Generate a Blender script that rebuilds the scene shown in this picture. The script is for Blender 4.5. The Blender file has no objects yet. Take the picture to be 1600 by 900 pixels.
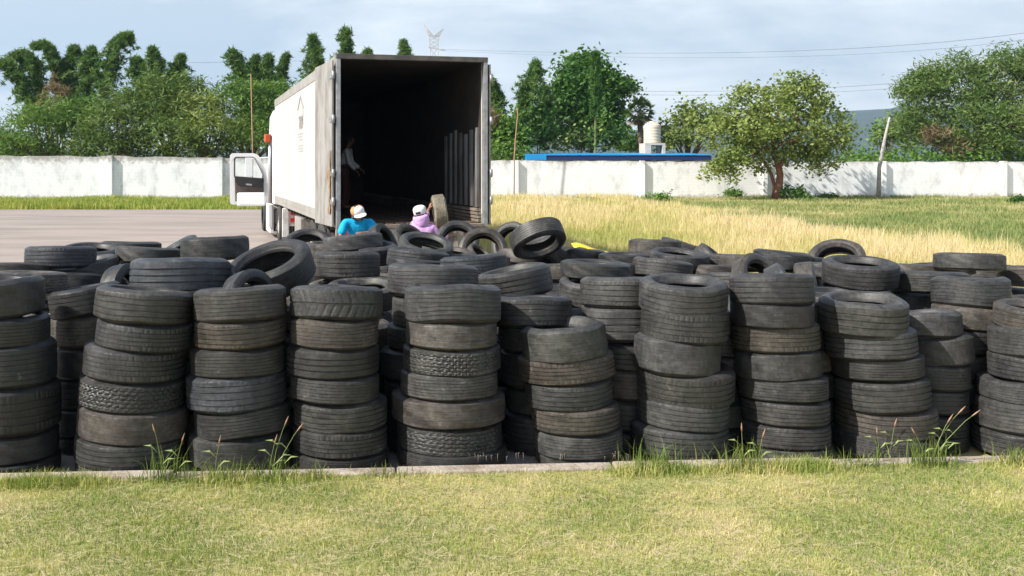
import bpy, bmesh, math, random
import numpy as np
from mathutils import Vector, Matrix, Euler
R = math.radians
random.seed(7)
rng = np.random.default_rng(11)
SC = bpy.context.scene
COL = SC.collection

# ------------------------------------------------------------------ camera, sky, sun, exposure
F, PX0, PY0, EYE = 1450.0, 620.0, 260.0, 2.065      # focal length and principal point in photo pixels, eye height
cam = bpy.data.cameras.new('camera')
cam.sensor_width = 36.0
cam.lens = F / 1600 * 36
cam.shift_x = (800 - PX0) / 1600
cam.shift_y = -(450 - PY0) / 1600
cam.clip_start, cam.clip_end = 0.1, 12000
camo = bpy.data.objects.new('camera', cam)
camo.location = (0, 0, EYE)
camo.rotation_euler = (R(90), 0, 0)
COL.objects.link(camo)
SC.camera = camo

SUN_EL, SUN_AZ = 41.0, 64.0                        # azimuth measured from straight behind the camera towards the left
to_sun = Vector((-math.sin(R(SUN_AZ)) * math.cos(R(SUN_EL)), -math.cos(R(SUN_AZ)) * math.cos(R(SUN_EL)), math.sin(R(SUN_EL))))
W = bpy.data.worlds.new('World')
SC.world = W
W.use_nodes = True
wn, wl = W.node_tree.nodes, W.node_tree.links
wn.clear()
wout = wn.new('ShaderNodeOutputWorld')
wbg = wn.new('ShaderNodeBackground')
wbg.inputs['Strength'].default_value = 0.1
sky = wn.new('ShaderNodeTexSky')
sky.sky_type = 'NISHITA'
sky.sun_disc = False
sky.sun_elevation = R(SUN_EL)
sky.sun_rotation = math.atan2(to_sun.x, to_sun.y)
sky.air_density, sky.dust_density, sky.ozone_density = 1.0, 1.5, 1.5
tc = wn.new('ShaderNodeTexCoord')
mp = wn.new('ShaderNodeMapping')
mp.inputs['Scale'].default_value = (2.0, 2.0, 8.0)
mp.inputs['Location'].default_value = (0.75, 0.3, 0.9)
mp.inputs['Rotation'].default_value = (0, R(4), 0)
n1 = wn.new('ShaderNodeTexNoise')
n1.inputs['Scale'].default_value = 1.25
n1.inputs['Detail'].default_value = 7
n1.inputs['Roughness'].default_value = 0.58
n1.inputs['Distortion'].default_value = 0.25
rp = wn.new('ShaderNodeValToRGB')                   # grey-blue undersides to bright cloud
rp.color_ramp.elements[0].position = 0.40
rp.color_ramp.elements[0].color = (4.3, 4.95, 5.4, 1)
rp.color_ramp.elements[1].position = 0.60
rp.color_ramp.elements[1].color = (7.7, 7.9, 7.95, 1)
e = rp.color_ramp.elements.new(0.5)
e.color = (5.9, 6.35, 6.6, 1)
mixs = wn.new('ShaderNodeMixRGB')
mixs.inputs['Fac'].default_value = 0.86
wl.new(tc.outputs['Generated'], mp.inputs['Vector'])
wl.new(mp.outputs['Vector'], n1.inputs['Vector'])
wl.new(n1.outputs['Fac'], rp.inputs['Fac'])
sepz = wn.new('ShaderNodeSeparateXYZ')                # the cloud bank lies low; clearer sky overhead
mrz = wn.new('ShaderNodeMapRange')
mrz.inputs['From Min'].default_value = 0.20
mrz.inputs['From Max'].default_value = 0.55
mrz.inputs['To Min'].default_value = 0.93
mrz.inputs['To Max'].default_value = 0.12
wl.new(tc.outputs['Generated'], sepz.inputs[0])
wl.new(sepz.outputs['Z'], mrz.inputs['Value'])
wl.new(mrz.outputs[0], mixs.inputs['Fac'])
wl.new(sky.outputs['Color'], mixs.inputs['Color1'])
wl.new(rp.outputs['Color'], mixs.inputs['Color2'])
wl.new(mixs.outputs['Color'], wbg.inputs['Color'])
wl.new(wbg.outputs['Background'], wout.inputs['Surface'])

sl = bpy.data.lights.new('sun', 'SUN')
sl.energy = 5.0
sl.angle = R(0.6)
sl.color = (1.0, 0.95, 0.87)
so = bpy.data.objects.new('sun', sl)
so.rotation_euler = (-to_sun).to_track_quat('-Z', 'Y').to_euler()
so.location = (-20, -10, 30)
COL.objects.link(so)
SC.view_settings.view_transform = 'Standard'
SC.view_settings.look = 'None'
SC.view_settings.exposure = 0.72
SC.view_settings.gamma = 1.0
SC.view_settings.use_curve_mapping = False
try:
    SC.cycles.use_denoising = True
    SC.cycles.max_bounces = 6
    SC.cycles.transparent_max_bounces = 6
    SC.cycles.volume_bounces = 0
except Exception:
    pass

# ------------------------------------------------------------------ helpers
def at(px, Y, py=None):
    """World point that stands at distance Y in the direction of a photo column (and row)."""
    return Vector(((px - PX0) * Y / F, Y, EYE - ((py - PY0) * Y / F) if py is not None else 0.0))

def ground_y(py):
    return F * EYE / (py - PY0)

def tag(o, label=None, cat=None, group=None, kind=None):
    if label: o['label'] = label
    if cat: o['category'] = cat
    if group: o['group'] = group
    if kind: o['kind'] = kind
    return o

def empty(name, loc=(0, 0, 0), rz=0.0):
    o = bpy.data.objects.new(name, None)
    o.empty_display_size = 0.2
    o.location = loc
    o.rotation_euler = (0, 0, rz)
    COL.objects.link(o)
    return o

def link(name, me, mats, parent=None, smooth=False):
    o = bpy.data.objects.new(name, me)
    if not isinstance(mats, (list, tuple)): mats = [mats]
    if not len(me.materials):
        for m in mats: me.materials.append(m)
    if smooth:
        me.polygons.foreach_set('use_smooth', [True] * len(me.polygons))
    COL.objects.link(o)
    if parent is not None: o.parent = parent
    return o

class MB:
    """Collects shapes into one mesh."""
    def __init__(self):
        self.v, self.f, self.sm = [], [], []
    def add(self, vs, fs, smooth=False):
        n = len(self.v)
        self.v += [tuple(p) for p in vs]
        self.f += [tuple(i + n for i in q) for q in fs]
        self.sm += [smooth] * len(fs)
        return self
    def box(self, a, b, M=None):
        x0, y0, z0 = a; x1, y1, z1 = b
        vs = [(x0,y0,z0),(x1,y0,z0),(x1,y1,z0),(x0,y1,z0),(x0,y0,z1),(x1,y0,z1),(x1,y1,z1),(x0,y1,z1)]
        if M is not None: vs = [M @ Vector(p) for p in vs]
        return self.add(vs, [(0,3,2,1),(4,5,6,7),(0,1,5,4),(1,2,6,5),(2,3,7,6),(3,0,4,7)])
    def bar(self, p, q, w, h=None, up=(0,0,1)):
        p, q = Vector(p), Vector(q); h = h or w
        d = (q - p).normalized(); u = Vector(up)
        s = d.cross(u)
        if s.length < 1e-3: s = d.cross(Vector((1,0,0)))
        s.normalize(); t = s.cross(d)
        vs = []
        for c in (p, q):
            for a, b in ((-1,-1),(1,-1),(1,1),(-1,1)):
                vs.append(c + s*(a*w/2) + t*(b*h/2))
        return self.add(vs, [(3,2,1,0),(4,5,6,7),(0,1,5,4),(1,2,6,5),(2,3,7,6),(3,0,4,7)])
    def tube(self, pts, rad, n=8, cap=True):
        pts = [Vector(p) for p in pts]
        if not isinstance(rad, (list, tuple)): rad = [rad] * len(pts)
        vs, fs = [], []
        prev = None
        for i, p in enumerate(pts):
            d = (pts[min(i+1, len(pts)-1)] - pts[max(i-1, 0)]).normalized()
            s = prev - d * prev.dot(d) if prev is not None else d.cross(Vector((0.13, 0.31, 0.94)) if abs(d.z) < 0.9 else Vector((1, 0, 0)))
            s.normalize(); prev = s; t = d.cross(s)
            for k in range(n):
                a = 2*math.pi*k/n
                vs.append(p + (s*math.cos(a) + t*math.sin(a)) * rad[i])
        for i in range(len(pts)-1):
            for k in range(n):
                k2 = (k+1) % n
                fs.append((i*n+k, i*n+k2, (i+1)*n+k2, (i+1)*n+k))
        if cap:
            fs.append(tuple(range(n-1, -1, -1))); fs.append(tuple((len(pts)-1)*n + k for k in range(n)))
        return self.add(vs, fs, True)
    def lathe(self, prof, n=24, M=None, a0=0.0, a1=2*math.pi, closed=False):
        full = abs(a1 - a0 - 2*math.pi) < 1e-6
        m = n if full else n + 1
        vs, fs = [], []
        for (r, z) in prof:
            for k in range(m):
                a = a0 + (a1-a0)*k/n
                vs.append(Vector((r*math.cos(a), r*math.sin(a), z)))
        if M is not None: vs = [M @ p for p in vs]
        L = len(prof)
        for i in range(L if closed else L-1):
            j = (i+1) % L
            for k in range(n):
                k2 = (k+1) % m
                fs.append((i*m+k, i*m+k2, j*m+k2, j*m+k))
        return self.add(vs, fs, True)
    def prism(self, poly, a, b, M=None):
        """poly: (x,z) outline counter-clockwise seen from -y; extruded from y=a to y=b."""
        n = len(poly)
        vs = [Vector((x, a, z)) for x, z in poly] + [Vector((x, b, z)) for x, z in poly]
        if M is not None: vs = [M @ p for p in vs]
        fs = [tuple(range(n)), tuple(range(2*n-1, n-1, -1))]
        for i in range(n):
            j = (i+1) % n
            fs.append((i, i+n, j+n, j))
        return self.add(vs, fs)
    def build(self, name, mat, parent=None, bevel=0.0):
        me = bpy.data.meshes.new(name)
        me.from_pydata(self.v, [], self.f)
        me.polygons.foreach_set('use_smooth', self.sm)
        me.update()
        o = link(name, me, mat, parent)
        if bevel:
            b = o.modifiers.new('bevel', 'BEVEL')
            b.width = bevel; b.segments = 2; b.limit_method = 'ANGLE'; b.angle_limit = R(40)
        return o

def np_mesh(name, V, Q=None, T=None, tint=None, smooth=False, uv=None):
    """Fast mesh from arrays: V (n,3), quads Q, triangles T, a per-vertex tint."""
    me = bpy.data.meshes.new(name)
    me.vertices.add(len(V))
    me.vertices.foreach_set('co', np.asarray(V, np.float32).ravel())
    loops, starts, n = [], [], 0
    if Q is not None and len(Q):
        loops.append(np.asarray(Q, np.int32).ravel()); starts.append(n + 4*np.arange(len(Q))); n += 4*len(Q)
    if T is not None and len(T):
        loops.append(np.asarray(T, np.int32).ravel()); starts.append(n + 3*np.arange(len(T))); n += 3*len(T)
    loops = np.concatenate(loops); starts = np.concatenate(starts)
    me.loops.add(len(loops)); me.loops.foreach_set('vertex_index', loops)
    me.polygons.add(len(starts)); me.polygons.foreach_set('loop_start', starts.astype(np.int32))
    try:
        tot = np.concatenate([np.full(len(Q) if Q is not None else 0, 4), np.full(len(T) if T is not None else 0, 3)]).astype(np.int32)
        me.polygons.foreach_set('loop_total', tot)
    except Exception:
        pass
    if tint is not None:
        a = me.attributes.new('tint', 'FLOAT', 'POINT')
        a.data.foreach_set('value', np.asarray(tint, np.float32))
    me.update(calc_edges=True)
    me.validate()
    if smooth: me.polygons.foreach_set('use_smooth', [True]*len(me.polygons))
    return me

# ------------------------------------------------------------------ materials
MATS = {}
def mat(name, col, rough=0.7, metal=0.0, noise=None, bump=None, spec=0.4, coords='Object', **kw):
    """Principled material. noise=(scale, second colour, amount[, stretch]); bump=(scale, strength)."""
    if name in MATS: return MATS[name]
    m = bpy.data.materials.new(name); m.use_nodes = True
    nt = m.node_tree; N, L = nt.nodes, nt.links
    b = N['Principled BSDF']
    b.inputs['Base Color'].default_value = (*col, 1)
    b.inputs['Roughness'].default_value = rough
    b.inputs['Metallic'].default_value = metal
    b.inputs['Specular IOR Level'].default_value = spec
    t = N.new('ShaderNodeTexCoord')
    vec = t.outputs[coords]
    if noise:
        mpn = N.new('ShaderNodeMapping')
        mpn.inputs['Scale'].default_value = noise[3] if len(noise) > 3 else (1, 1, 1)
        L.new(vec, mpn.inputs['Vector'])
        n = N.new('ShaderNodeTexNoise'); n.inputs['Scale'].default_value = noise[0]; n.inputs['Detail'].default_value = 8
        n.inputs['Roughness'].default_value = 0.62
        L.new(mpn.outputs['Vector'], n.inputs['Vector'])
        r = N.new('ShaderNodeMapRange'); r.inputs['From Min'].default_value = 0.42; r.inputs['From Max'].default_value = 0.66
        r.inputs['To Max'].default_value = noise[2]
        L.new(n.outputs['Fac'], r.inputs['Value'])
        x = N.new('ShaderNodeMixRGB'); x.inputs['Color1'].default_value = (*col, 1); x.inputs['Color2'].default_value = (*noise[1], 1)
        L.new(r.outputs['Result'], x.inputs['Fac'])
        L.new(x.outputs['Color'], b.inputs['Base Color'])
    if bump:
        n2 = N.new('ShaderNodeTexNoise'); n2.inputs['Scale'].default_value = bump[0]; n2.inputs['Detail'].default_value = 6
        L.new(vec, n2.inputs['Vector'])
        bp = N.new('ShaderNodeBump'); bp.inputs['Strength'].default_value = bump[1]; bp.inputs['Distance'].default_value = 0.02
        L.new(n2.outputs['Fac'], bp.inputs['Height'])
        L.new(bp.outputs['Normal'], b.inputs['Normal'])
    MATS[name] = m
    return m

def leaf_mat(name, c0, c1, c2, trans=0.35, rough=0.6, spec=0.25):
    """Leaves and blades: hue from the per-leaf tint, some light passing through."""
    if name in MATS: return MATS[name]
    m = bpy.data.materials.new(name); m.use_nodes = True
    nt = m.node_tree; N, L = nt.nodes, nt.links
    b = N['Principled BSDF']; out = N['Material Output']
    a = N.new('ShaderNodeAttribute'); a.attribute_name = 'tint'
    r = N.new('ShaderNodeValToRGB')
    r.color_ramp.elements[0].color = (*c0, 1); r.color_ramp.elements[1].color = (*c2, 1)
    e = r.color_ramp.elements.new(0.5); e.color = (*c1, 1)
    L.new(a.outputs['Fac'], r.inputs['Fac'])
    L.new(r.outputs['Color'], b.inputs['Base Color'])
    b.inputs['Roughness'].default_value = rough
    b.inputs['Specular IOR Level'].default_value = spec
    tr = N.new('ShaderNodeBsdfTranslucent')
    g = N.new('ShaderNodeMixRGB'); g.blend_type = 'MULTIPLY'; g.inputs['Fac'].default_value = 1
    g.inputs['Color2'].default_value = (1.1, 1.05, 0.5, 1)
    L.new(r.outputs['Color'], g.inputs['Color1']); L.new(g.outputs['Color'], tr.inputs['Color'])
    ms = N.new('ShaderNodeMixShader'); ms.inputs['Fac'].default_value = trans
    L.new(b.outputs['BSDF'], ms.inputs[1]); L.new(tr.outputs['BSDF'], ms.inputs[2])
    L.new(ms.outputs['Shader'], out.inputs['Surface'])
    MATS[name] = m
    return m

def rubber_material():
    m = bpy.data.materials.new('tyre_rubber'); m.use_nodes = True
    nt = m.node_tree; N, L = nt.nodes, nt.links
    b = N['Principled BSDF']
    oi = N.new('ShaderNodeObjectInfo'); t = N.new('ShaderNodeTexCoord')
    off = N.new('ShaderNodeVectorMath'); off.operation = 'MULTIPLY_ADD'
    off.inputs[1].default_value = (1, 1, 1)
    cmb = N.new('ShaderNodeCombineXYZ')
    for i, k in enumerate((17.0, 31.0, 47.0)):
        mu = N.new('ShaderNodeMath'); mu.operation = 'MULTIPLY'; mu.inputs[1].default_value = k
        L.new(oi.outputs['Random'], mu.inputs[0]); L.new(mu.outputs[0], cmb.inputs[i])
    L.new(t.outputs['Object'], off.inputs[0]); L.new(cmb.outputs[0], off.inputs[2])
    big = N.new('ShaderNodeTexNoise'); big.inputs['Scale'].default_value = 5.5; big.inputs['Detail'].default_value = 7; big.inputs['Roughness'].default_value = 0.65
    L.new(off.outputs[0], big.inputs['Vector'])
    st = N.new('ShaderNodeMapping'); st.inputs['Scale'].default_value = (3, 3, 55)
    L.new(off.outputs[0], st.inputs['Vector'])
    streak = N.new('ShaderNodeTexNoise'); streak.inputs['Scale'].default_value = 2.2; streak.inputs['Detail'].default_value = 6
    L.new(st.outputs[0], streak.inputs['Vector'])
    d1 = N.new('ShaderNodeMapRange'); d1.inputs['From Min'].default_value = 0.40; d1.inputs['From Max'].default_value = 0.78; d1.inputs['To Max'].default_value = 0.95
    L.new(big.outputs['Fac'], d1.inputs['Value'])
    d2 = N.new('ShaderNodeMapRange'); d2.inputs['From Min'].default_value = 0.42; d2.inputs['From Max'].default_value = 0.72; d2.inputs['To Max'].default_value = 0.5
    L.new(streak.outputs['Fac'], d2.inputs['Value'])
    ad = N.new('ShaderNodeMath'); ad.operation = 'ADD'; ad.use_clamp = True
    L.new(d1.outputs[0], ad.inputs[0]); L.new(d2.outputs[0], ad.inputs[1])
    # how dusty this tyre is
    dm = N.new('ShaderNodeMath'); dm.operation = 'MULTIPLY'
    L.new(ad.outputs[0], dm.inputs[0]); L.new(oi.outputs['Alpha'], dm.inputs[1])
    dust = N.new('ShaderNodeMixRGB'); dust.blend_type = 'MIX'
    sc = N.new('ShaderNodeVectorMath'); sc.operation = 'MULTIPLY'; sc.inputs[1].default_value = (3.1, 3.0, 2.85)
    L.new(oi.outputs['Color'], sc.inputs[0])
    L.new(oi.outputs['Color'], dust.inputs['Color1']); L.new(sc.outputs[0], dust.inputs['Color2'])
    L.new(dm.outputs[0], dust.inputs['Fac'])
    # pale scuffs and splashes
    sp = N.new('ShaderNodeTexNoise'); sp.inputs['Scale'].default_value = 11; sp.inputs['Detail'].default_value = 9; sp.inputs['Roughness'].default_value = 0.75
    L.new(off.outputs[0], sp.inputs['Vector'])
    s1 = N.new('ShaderNodeMapRange'); s1.inputs['From Min'].default_value = 0.63; s1.inputs['From Max'].default_value = 0.74; s1.inputs['To Max'].default_value = 0.7
    L.new(sp.outputs['Fac'], s1.inputs['Value'])
    scf = N.new('ShaderNodeMixRGB'); scf.inputs['Color2'].default_value = (0.27, 0.25, 0.23, 1)
    L.new(s1.outputs[0], scf.inputs['Fac']); L.new(dust.outputs['Color'], scf.inputs['Color1'])
    fn = N.new('ShaderNodeTexNoise'); fn.inputs['Scale'].default_value = 34; fn.inputs['Detail'].default_value = 9; fn.inputs['Roughness'].default_value = 0.7
    L.new(off.outputs[0], fn.inputs['Vector'])
    fm_ = N.new('ShaderNodeMapRange'); fm_.inputs['From Min'].default_value = 0.3; fm_.inputs['From Max'].default_value = 0.7; fm_.inputs['To Min'].default_value = 0.55; fm_.inputs['To Max'].default_value = 1.5
    L.new(fn.outputs['Fac'], fm_.inputs['Value'])
    gm = N.new('ShaderNodeVectorMath'); gm.operation = 'SCALE'
    L.new(scf.outputs['Color'], gm.inputs[0]); L.new(fm_.outputs[0], gm.inputs['Scale'])
    L.new(gm.outputs[0], b.inputs['Base Color'])
    rr = N.new('ShaderNodeMapRange'); rr.inputs['To Min'].default_value = 0.42; rr.inputs['To Max'].default_value = 0.72
    L.new(dm.outputs[0], rr.inputs['Value']); L.new(rr.outputs[0], b.inputs['Roughness'])
    b.inputs['Specular IOR Level'].default_value = 0.4
    fb = N.new('ShaderNodeTexNoise'); fb.inputs['Scale'].default_value = 60; fb.inputs['Detail'].default_value = 5
    L.new(off.outputs[0], fb.inputs['Vector'])
    bp = N.new('ShaderNodeBump'); bp.inputs['Strength'].default_value = 0.35; bp.inputs['Distance'].default_value = 0.004
    L.new(fb.outputs['Fac'], bp.inputs['Height']); L.new(bp.outputs['Normal'], b.inputs['Normal'])
    return m
RUBBER = rubber_material()

# ------------------------------------------------------------------ the setting: ground
def sheet(name, pts, z, m, sub=0):
    b = MB(); b.add([(x, y, z) for x, y in pts], [tuple(range(len(pts)))])
    o = b.build(name, m); tag(o, kind='structure'); return o

# the concrete kerb between lawn and tyres: it runs a little away to the right
def kerb_y(X):           # world Y of the kerb's front face at X
    return 6.10 + 0.062 * (X + 2.6)
M_EARTH = mat('dry_earth', (0.38, 0.31, 0.17), 0.95, noise=(0.35, (0.22, 0.23, 0.08), 0.9), bump=(9, 0.6), coords='Object')
M_YARD = mat('dusty_asphalt', (0.325, 0.272, 0.238), 0.9, noise=(0.5, (0.225, 0.192, 0.17), 0.9, (0.35, 1.6, 1)), bump=(30, 0.5))
M_LAWN = mat('lawn_soil', (0.33, 0.30, 0.13), 0.95, noise=(4, (0.40, 0.32, 0.19), 0.9), bump=(30, 0.6))
def strips(name, x0, x1, lines, m):
    """sheet made of strips across: lines of (y at x0, y at x1, z)"""
    b = MB(); vs = []
    for ya, yb, z in lines: vs += [(x0, ya, z), (x1, yb, z)]
    b.add(vs, [(2*i, 2*i+1, 2*i+3, 2*i+2) for i in range(len(lines) - 1)])
    o = b.build(name, m); tag(o, kind='structure'); return o
b = MB()
gx = [-4000, -60, 60, 4000]
rows_ = [[(x, kerb_y(max(-60, min(60, x))) + .06, -.112) for x in gx], [(x, 9.0 if abs(x) < 100 else 9.0, -.112) for x in gx], [(x, 12.4, -.012) for x in gx], [(x, 7000, -.012) for x in gx]]
b.add([p for r_ in rows_ for p in r_], [(4*j+i, 4*j+i+1, 4*j+i+5, 4*j+i+4) for j in range(3) for i in range(3)])
ground = b.build('ground', M_EARTH); tag(ground, kind='structure')
strips('yard', -38, 1.4, [(kerb_y(-38) + .1, kerb_y(1.4) + .1, -.104), (9.0, 9.0, -.104), (12.4, 12.4, -.004), (44.7, 44.7, -.004)], M_YARD)
strips('yard_edge', 1.404, 14, [(kerb_y(1.404) + .1, kerb_y(14) + .1, -.104), (9.0, 9.0, -.104)], M_EARTH)
M_CONC = mat('kerb_concrete', (0.42, 0.36, 0.30), 0.9, noise=(5, (0.23, 0.185, 0.14), 0.95), bump=(35, 0.7))
mb = MB()
xs = np.arange(-39.0, 39.1, 1.5)
for x0, x1 in zip(xs[:-1], xs[1:]):
    x1 -= 0.012
    z = 0.004 + 0.010 * math.sin(x0 * 1.7)
    vs = [(x0, kerb_y(x0), -0.2), (x1, kerb_y(x1), -0.2), (x1, kerb_y(x1) + 0.13, -0.2), (x0, kerb_y(x0) + 0.13, -0.2)]
    vs += [(x, y + (0.006 if i < 2 else -0.006), z) for i, (x, y, _) in enumerate(vs)]
    mb.add(vs, [(0,3,2,1),(4,5,6,7),(0,1,5,4),(1,2,6,5),(2,3,7,6),(3,0,4,7)])
o = mb.build('kerb', M_CONC, bevel=0.012); tag(o, kind='structure')
LAWN_Z = -0.022
b = MB(); b.add([(-60, -40, LAWN_Z), (60, -40, LAWN_Z), (60, kerb_y(60) + .07, LAWN_Z), (-60, kerb_y(-60) + .07, LAWN_Z)], [(0, 1, 2, 3)])
o = b.build('lawn', M_LAWN); tag(o, kind='structure')

# ------------------------------------------------------------------ tyres
GZ = -.104     # level of the ground the stacks stand on
TW = 0.078     # half width of the tread band
def tread_depth(kind, th, z):
    """Depth of the tread's cuts at angle th (array) and height z."""
    d = np.zeros_like(th)
    az = abs(z)
    def groove(zc, w, dep):
        return dep if abs(z - zc) < w / 2 else 0.0
    u = th / (2 * math.pi)
    if kind == 'rib':
        g = max(groove(c, .0056, .0055) for c in (-.05, -.018, .018, .05))
        d += g
        if az > .055: d = np.maximum(d, np.where((u * 60) % 1 < .25, .0022, 0))
    elif kind == 'wide_rib':
        g = max(groove(c, .0085, .008) for c in (-.036, 0, .036))
        d += g
    elif kind == 'fine_rib':
        g = max(groove(c, .0036, .0032) for c in (-.056, -.034, -.012, .012, .034, .056))
        d += g
    elif kind == 'sipe':
        g = max(groove(c, .006, .0055) for c in (-.044, -.014, .014, .044))
        d += g
        if az > .047: d = np.maximum(d, np.where((u * 54) % 1 < .2, .0035, 0))
        else: d = np.maximum(d, np.where((u * 80 + .3 * np.sign(z)) % 1 < .3, .0018, 0))
    elif kind == 'block':
        off = .5 if int((z + .2) / .026) % 2 else 0
        zz = .004 * np.sin(u * 2 * math.pi * 40)
        g = np.zeros_like(th)
        for c in (-.052, -.026, 0, .026, .052):
            g = np.maximum(g, np.where(np.abs(z - c - zz) < .003, .005, 0))
        d = np.maximum(g, np.where((u * 48 + off) % 1 < .2, .005, 0))
    elif kind == 'chevron':
        d = np.where((u * 36 + az * 9) % 1 < .2, .005, 0) * (az > .008)
        d = np.maximum(d, groove(0, .008, .008))
    elif kind == 'bald':
        d += max(groove(c, .0035, .0012) for c in (-.03, .03))
    return d

def make_tyre_mesh(kind, seed, nseg=240, rows=36, warp=1.0):
    r_ = np.random.default_rng(seed)
    p = r_.uniform(0, 6.28, 8)
    side = [(.200, .050), (.203, .060), (.207, .066), (.210, .068), (.214, .078), (.222, .0885), (.226, .0935), (.229, .093),
            (.240, .0975), (.2435, .099), (.247, .0985), (.256, .100), (.267, .0985), (.270, .0978), (.279, .094), (.290, .0885),
            (.2985, .0835), (.3035, .0795), (.306, .0775)]
    if rows > 10:
        cuts = {'rib': ((-.05, -.018, .018, .05), .0056), 'wide_rib': ((-.036, 0, .036), .0085), 'fine_rib': ((-.056, -.034, -.012, .012, .034, .056), .0036),
                'sipe': ((-.044, -.014, .014, .044), .006), 'chevron': ((0,), .008), 'bald': ((-.03, .03), .0035)}.get(kind)
        zs = list(np.linspace(TW - .002, -(TW - .002), rows))
        if cuts:
            zs = [z for z in np.linspace(TW - .002, -(TW - .002), 18) if min(abs(z - c) for c in cuts[0]) > cuts[1] * .5 + .002]
            for c in cuts[0]:
                for s_ in (-1, 1): zs += [c + s_ * (cuts[1] / 2 - .0003), c + s_ * (cuts[1] / 2 + .0006), c + s_ * (cuts[1] / 2 + .0017)]
            if kind in ('rib', 'sipe'): zs += [s_ * q for s_ in (-1, 1) for q in ((.0548, .0556) if kind == 'rib' else (.0482, .0475))]
            zs = sorted(zs, reverse=True)
        zs = np.array(zs)
    else:
        zs = np.linspace(TW - .002, -(TW - .002), rows)
    tread = [(.310 - .0022 * (abs(z) / TW) ** 3.0, z, True) for z in zs]
    inner = [(.199, -.044), (.206, -.046), (.225, -.072), (.250, -.083), (.272, -.080), (.288, -.068), (.294, -.045), (.295, 0),
             (.294, .045), (.288, .068), (.272, .080), (.250, .083), (.225, .072), (.206, .046), (.199, .044)]
    prof = [(r, z, False) for r, z in side] + tread + [(r, -z, False) for r, z in reversed(side)] + [(r, z, False) for r, z in inner]
    th = np.linspace(0, 2 * math.pi, nseg, endpoint=False)
    V = []
    a1, a2, a3, a4 = (r_.uniform(.004, .014) * warp, r_.uniform(.002, .007) * warp, r_.uniform(.002, .008) * warp, r_.uniform(.001, .005) * warp)
    for r, z, tr in prof:
        rr = np.full(nseg, r)
        if tr: rr = rr - tread_depth(kind, th, z) * (1 + .25 * np.sin(th * 3 + p[4]))
        if kind == 'bald' and tr: rr = rr + .0015 * np.sin(th * 9 + z * 60 + p[5])
        rr = rr * (1 + a1 * np.cos(2 * th + p[0]) + a2 * np.cos(3 * th + p[1]))
        zz = z + a3 * np.cos(2 * th + p[2]) + a4 * np.cos(3 * th + p[3])
        zz = zz + .0025 * warp * np.sin(5 * th + p[6]) * (1 if z > 0 else -1)
        V.append(np.stack([rr * np.cos(th), rr * np.sin(th), zz], 1))
    V = np.concatenate(V)
    n = len(prof)
    i = np.arange(n)[:, None]; k = np.arange(nseg)[None, :]
    j = (i + 1) % n; k2 = (k + 1) % nseg
    Q = np.stack([i * nseg + k, j * nseg + k, j * nseg + k2, i * nseg + k2], -1).reshape(-1, 4)[:, ::-1]
    return V, Q

TYRES = {}
KINDS_ = [('rib', 3), ('wide_rib', 5), ('fine_rib', 8), ('sipe', 13), ('block', 21), ('chevron', 34), ('bald', 55)]
for kname, sd in KINDS_:
    for q in range(3 if kname in ('rib', 'fine_rib', 'bald') else 2):
        V, Q = make_tyre_mesh(kname, sd + 100 * q, warp=(0.35, 0.6, 0.9)[q])
        me = np_mesh('tyre_' + kname, V, Q, smooth=True)
        me.materials.append(RUBBER)
        me.set_sharp_from_angle(angle=R(38))
        TYRES[(kname, q)] = me
        me.use_fake_user = False

BLACK, GREY, BLUE, BROWN, TAN = ((.018, .018, .0182), .6), ((.0235, .0234, .023), .85), ((.022, .0245, .028), .85), ((.032, .0288, .0255), 1.0), ((.10, .087, .066), 1.0)
TONES = {'k': BLACK, 'g': GREY, 'b': BLUE, 'n': BROWN, 't': TAN}
trng = random.Random(5)
def tyre(center, axis, D, Wd, kind, tone, label=None, group=None, var=None, spin=None):
    ks = [k for k in TYRES if k[0] == kind]
    me = TYRES[ks[(trng.randrange(len(ks)) if var is None else var) % len(ks)]]
    o = bpy.data.objects.new('tyre', me)
    ax = Vector(axis).normalized()
    q = ax.to_track_quat('Z', 'Y')
    q = q @ Euler((0, 0, trng.uniform(0, 6.28) if spin is None else spin)).to_quaternion()
    o.rotation_mode = 'QUATERNION'
    o.rotation_quaternion = q
    o.location = center
    o.scale = (D / .62, D / .62, Wd / .2)
    c, a = TONES[tone]
    s = trng.uniform(.8, 1.25)
    o.color = (c[0] * s * trng.uniform(.97, 1.04), c[1] * s, c[2] * s * trng.uniform(.94, 1.05), a * trng.uniform(.7, 1.2))
    COL.objects.link(o)
    tag(o, label, 'tyre', group)
    return o

LOOK = {'rib': 'ribbed tread', 'wide_rib': 'three deep grooves', 'fine_rib': 'fine worn ribs', 'sipe': 'notched shoulder blocks', 'block': 'chunky block tread',
        'chevron': 'arrow pattern tread', 'bald': 'smooth bald tread'}
TONE_W = {'k': 'black', 'g': 'dusty grey', 'b': 'bluish black', 'n': 'brown stained', 't': 'pale tan'}
ORD = ['top', 'second', 'third', 'fourth', 'fifth', 'sixth', 'seventh', 'bottom']

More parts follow.
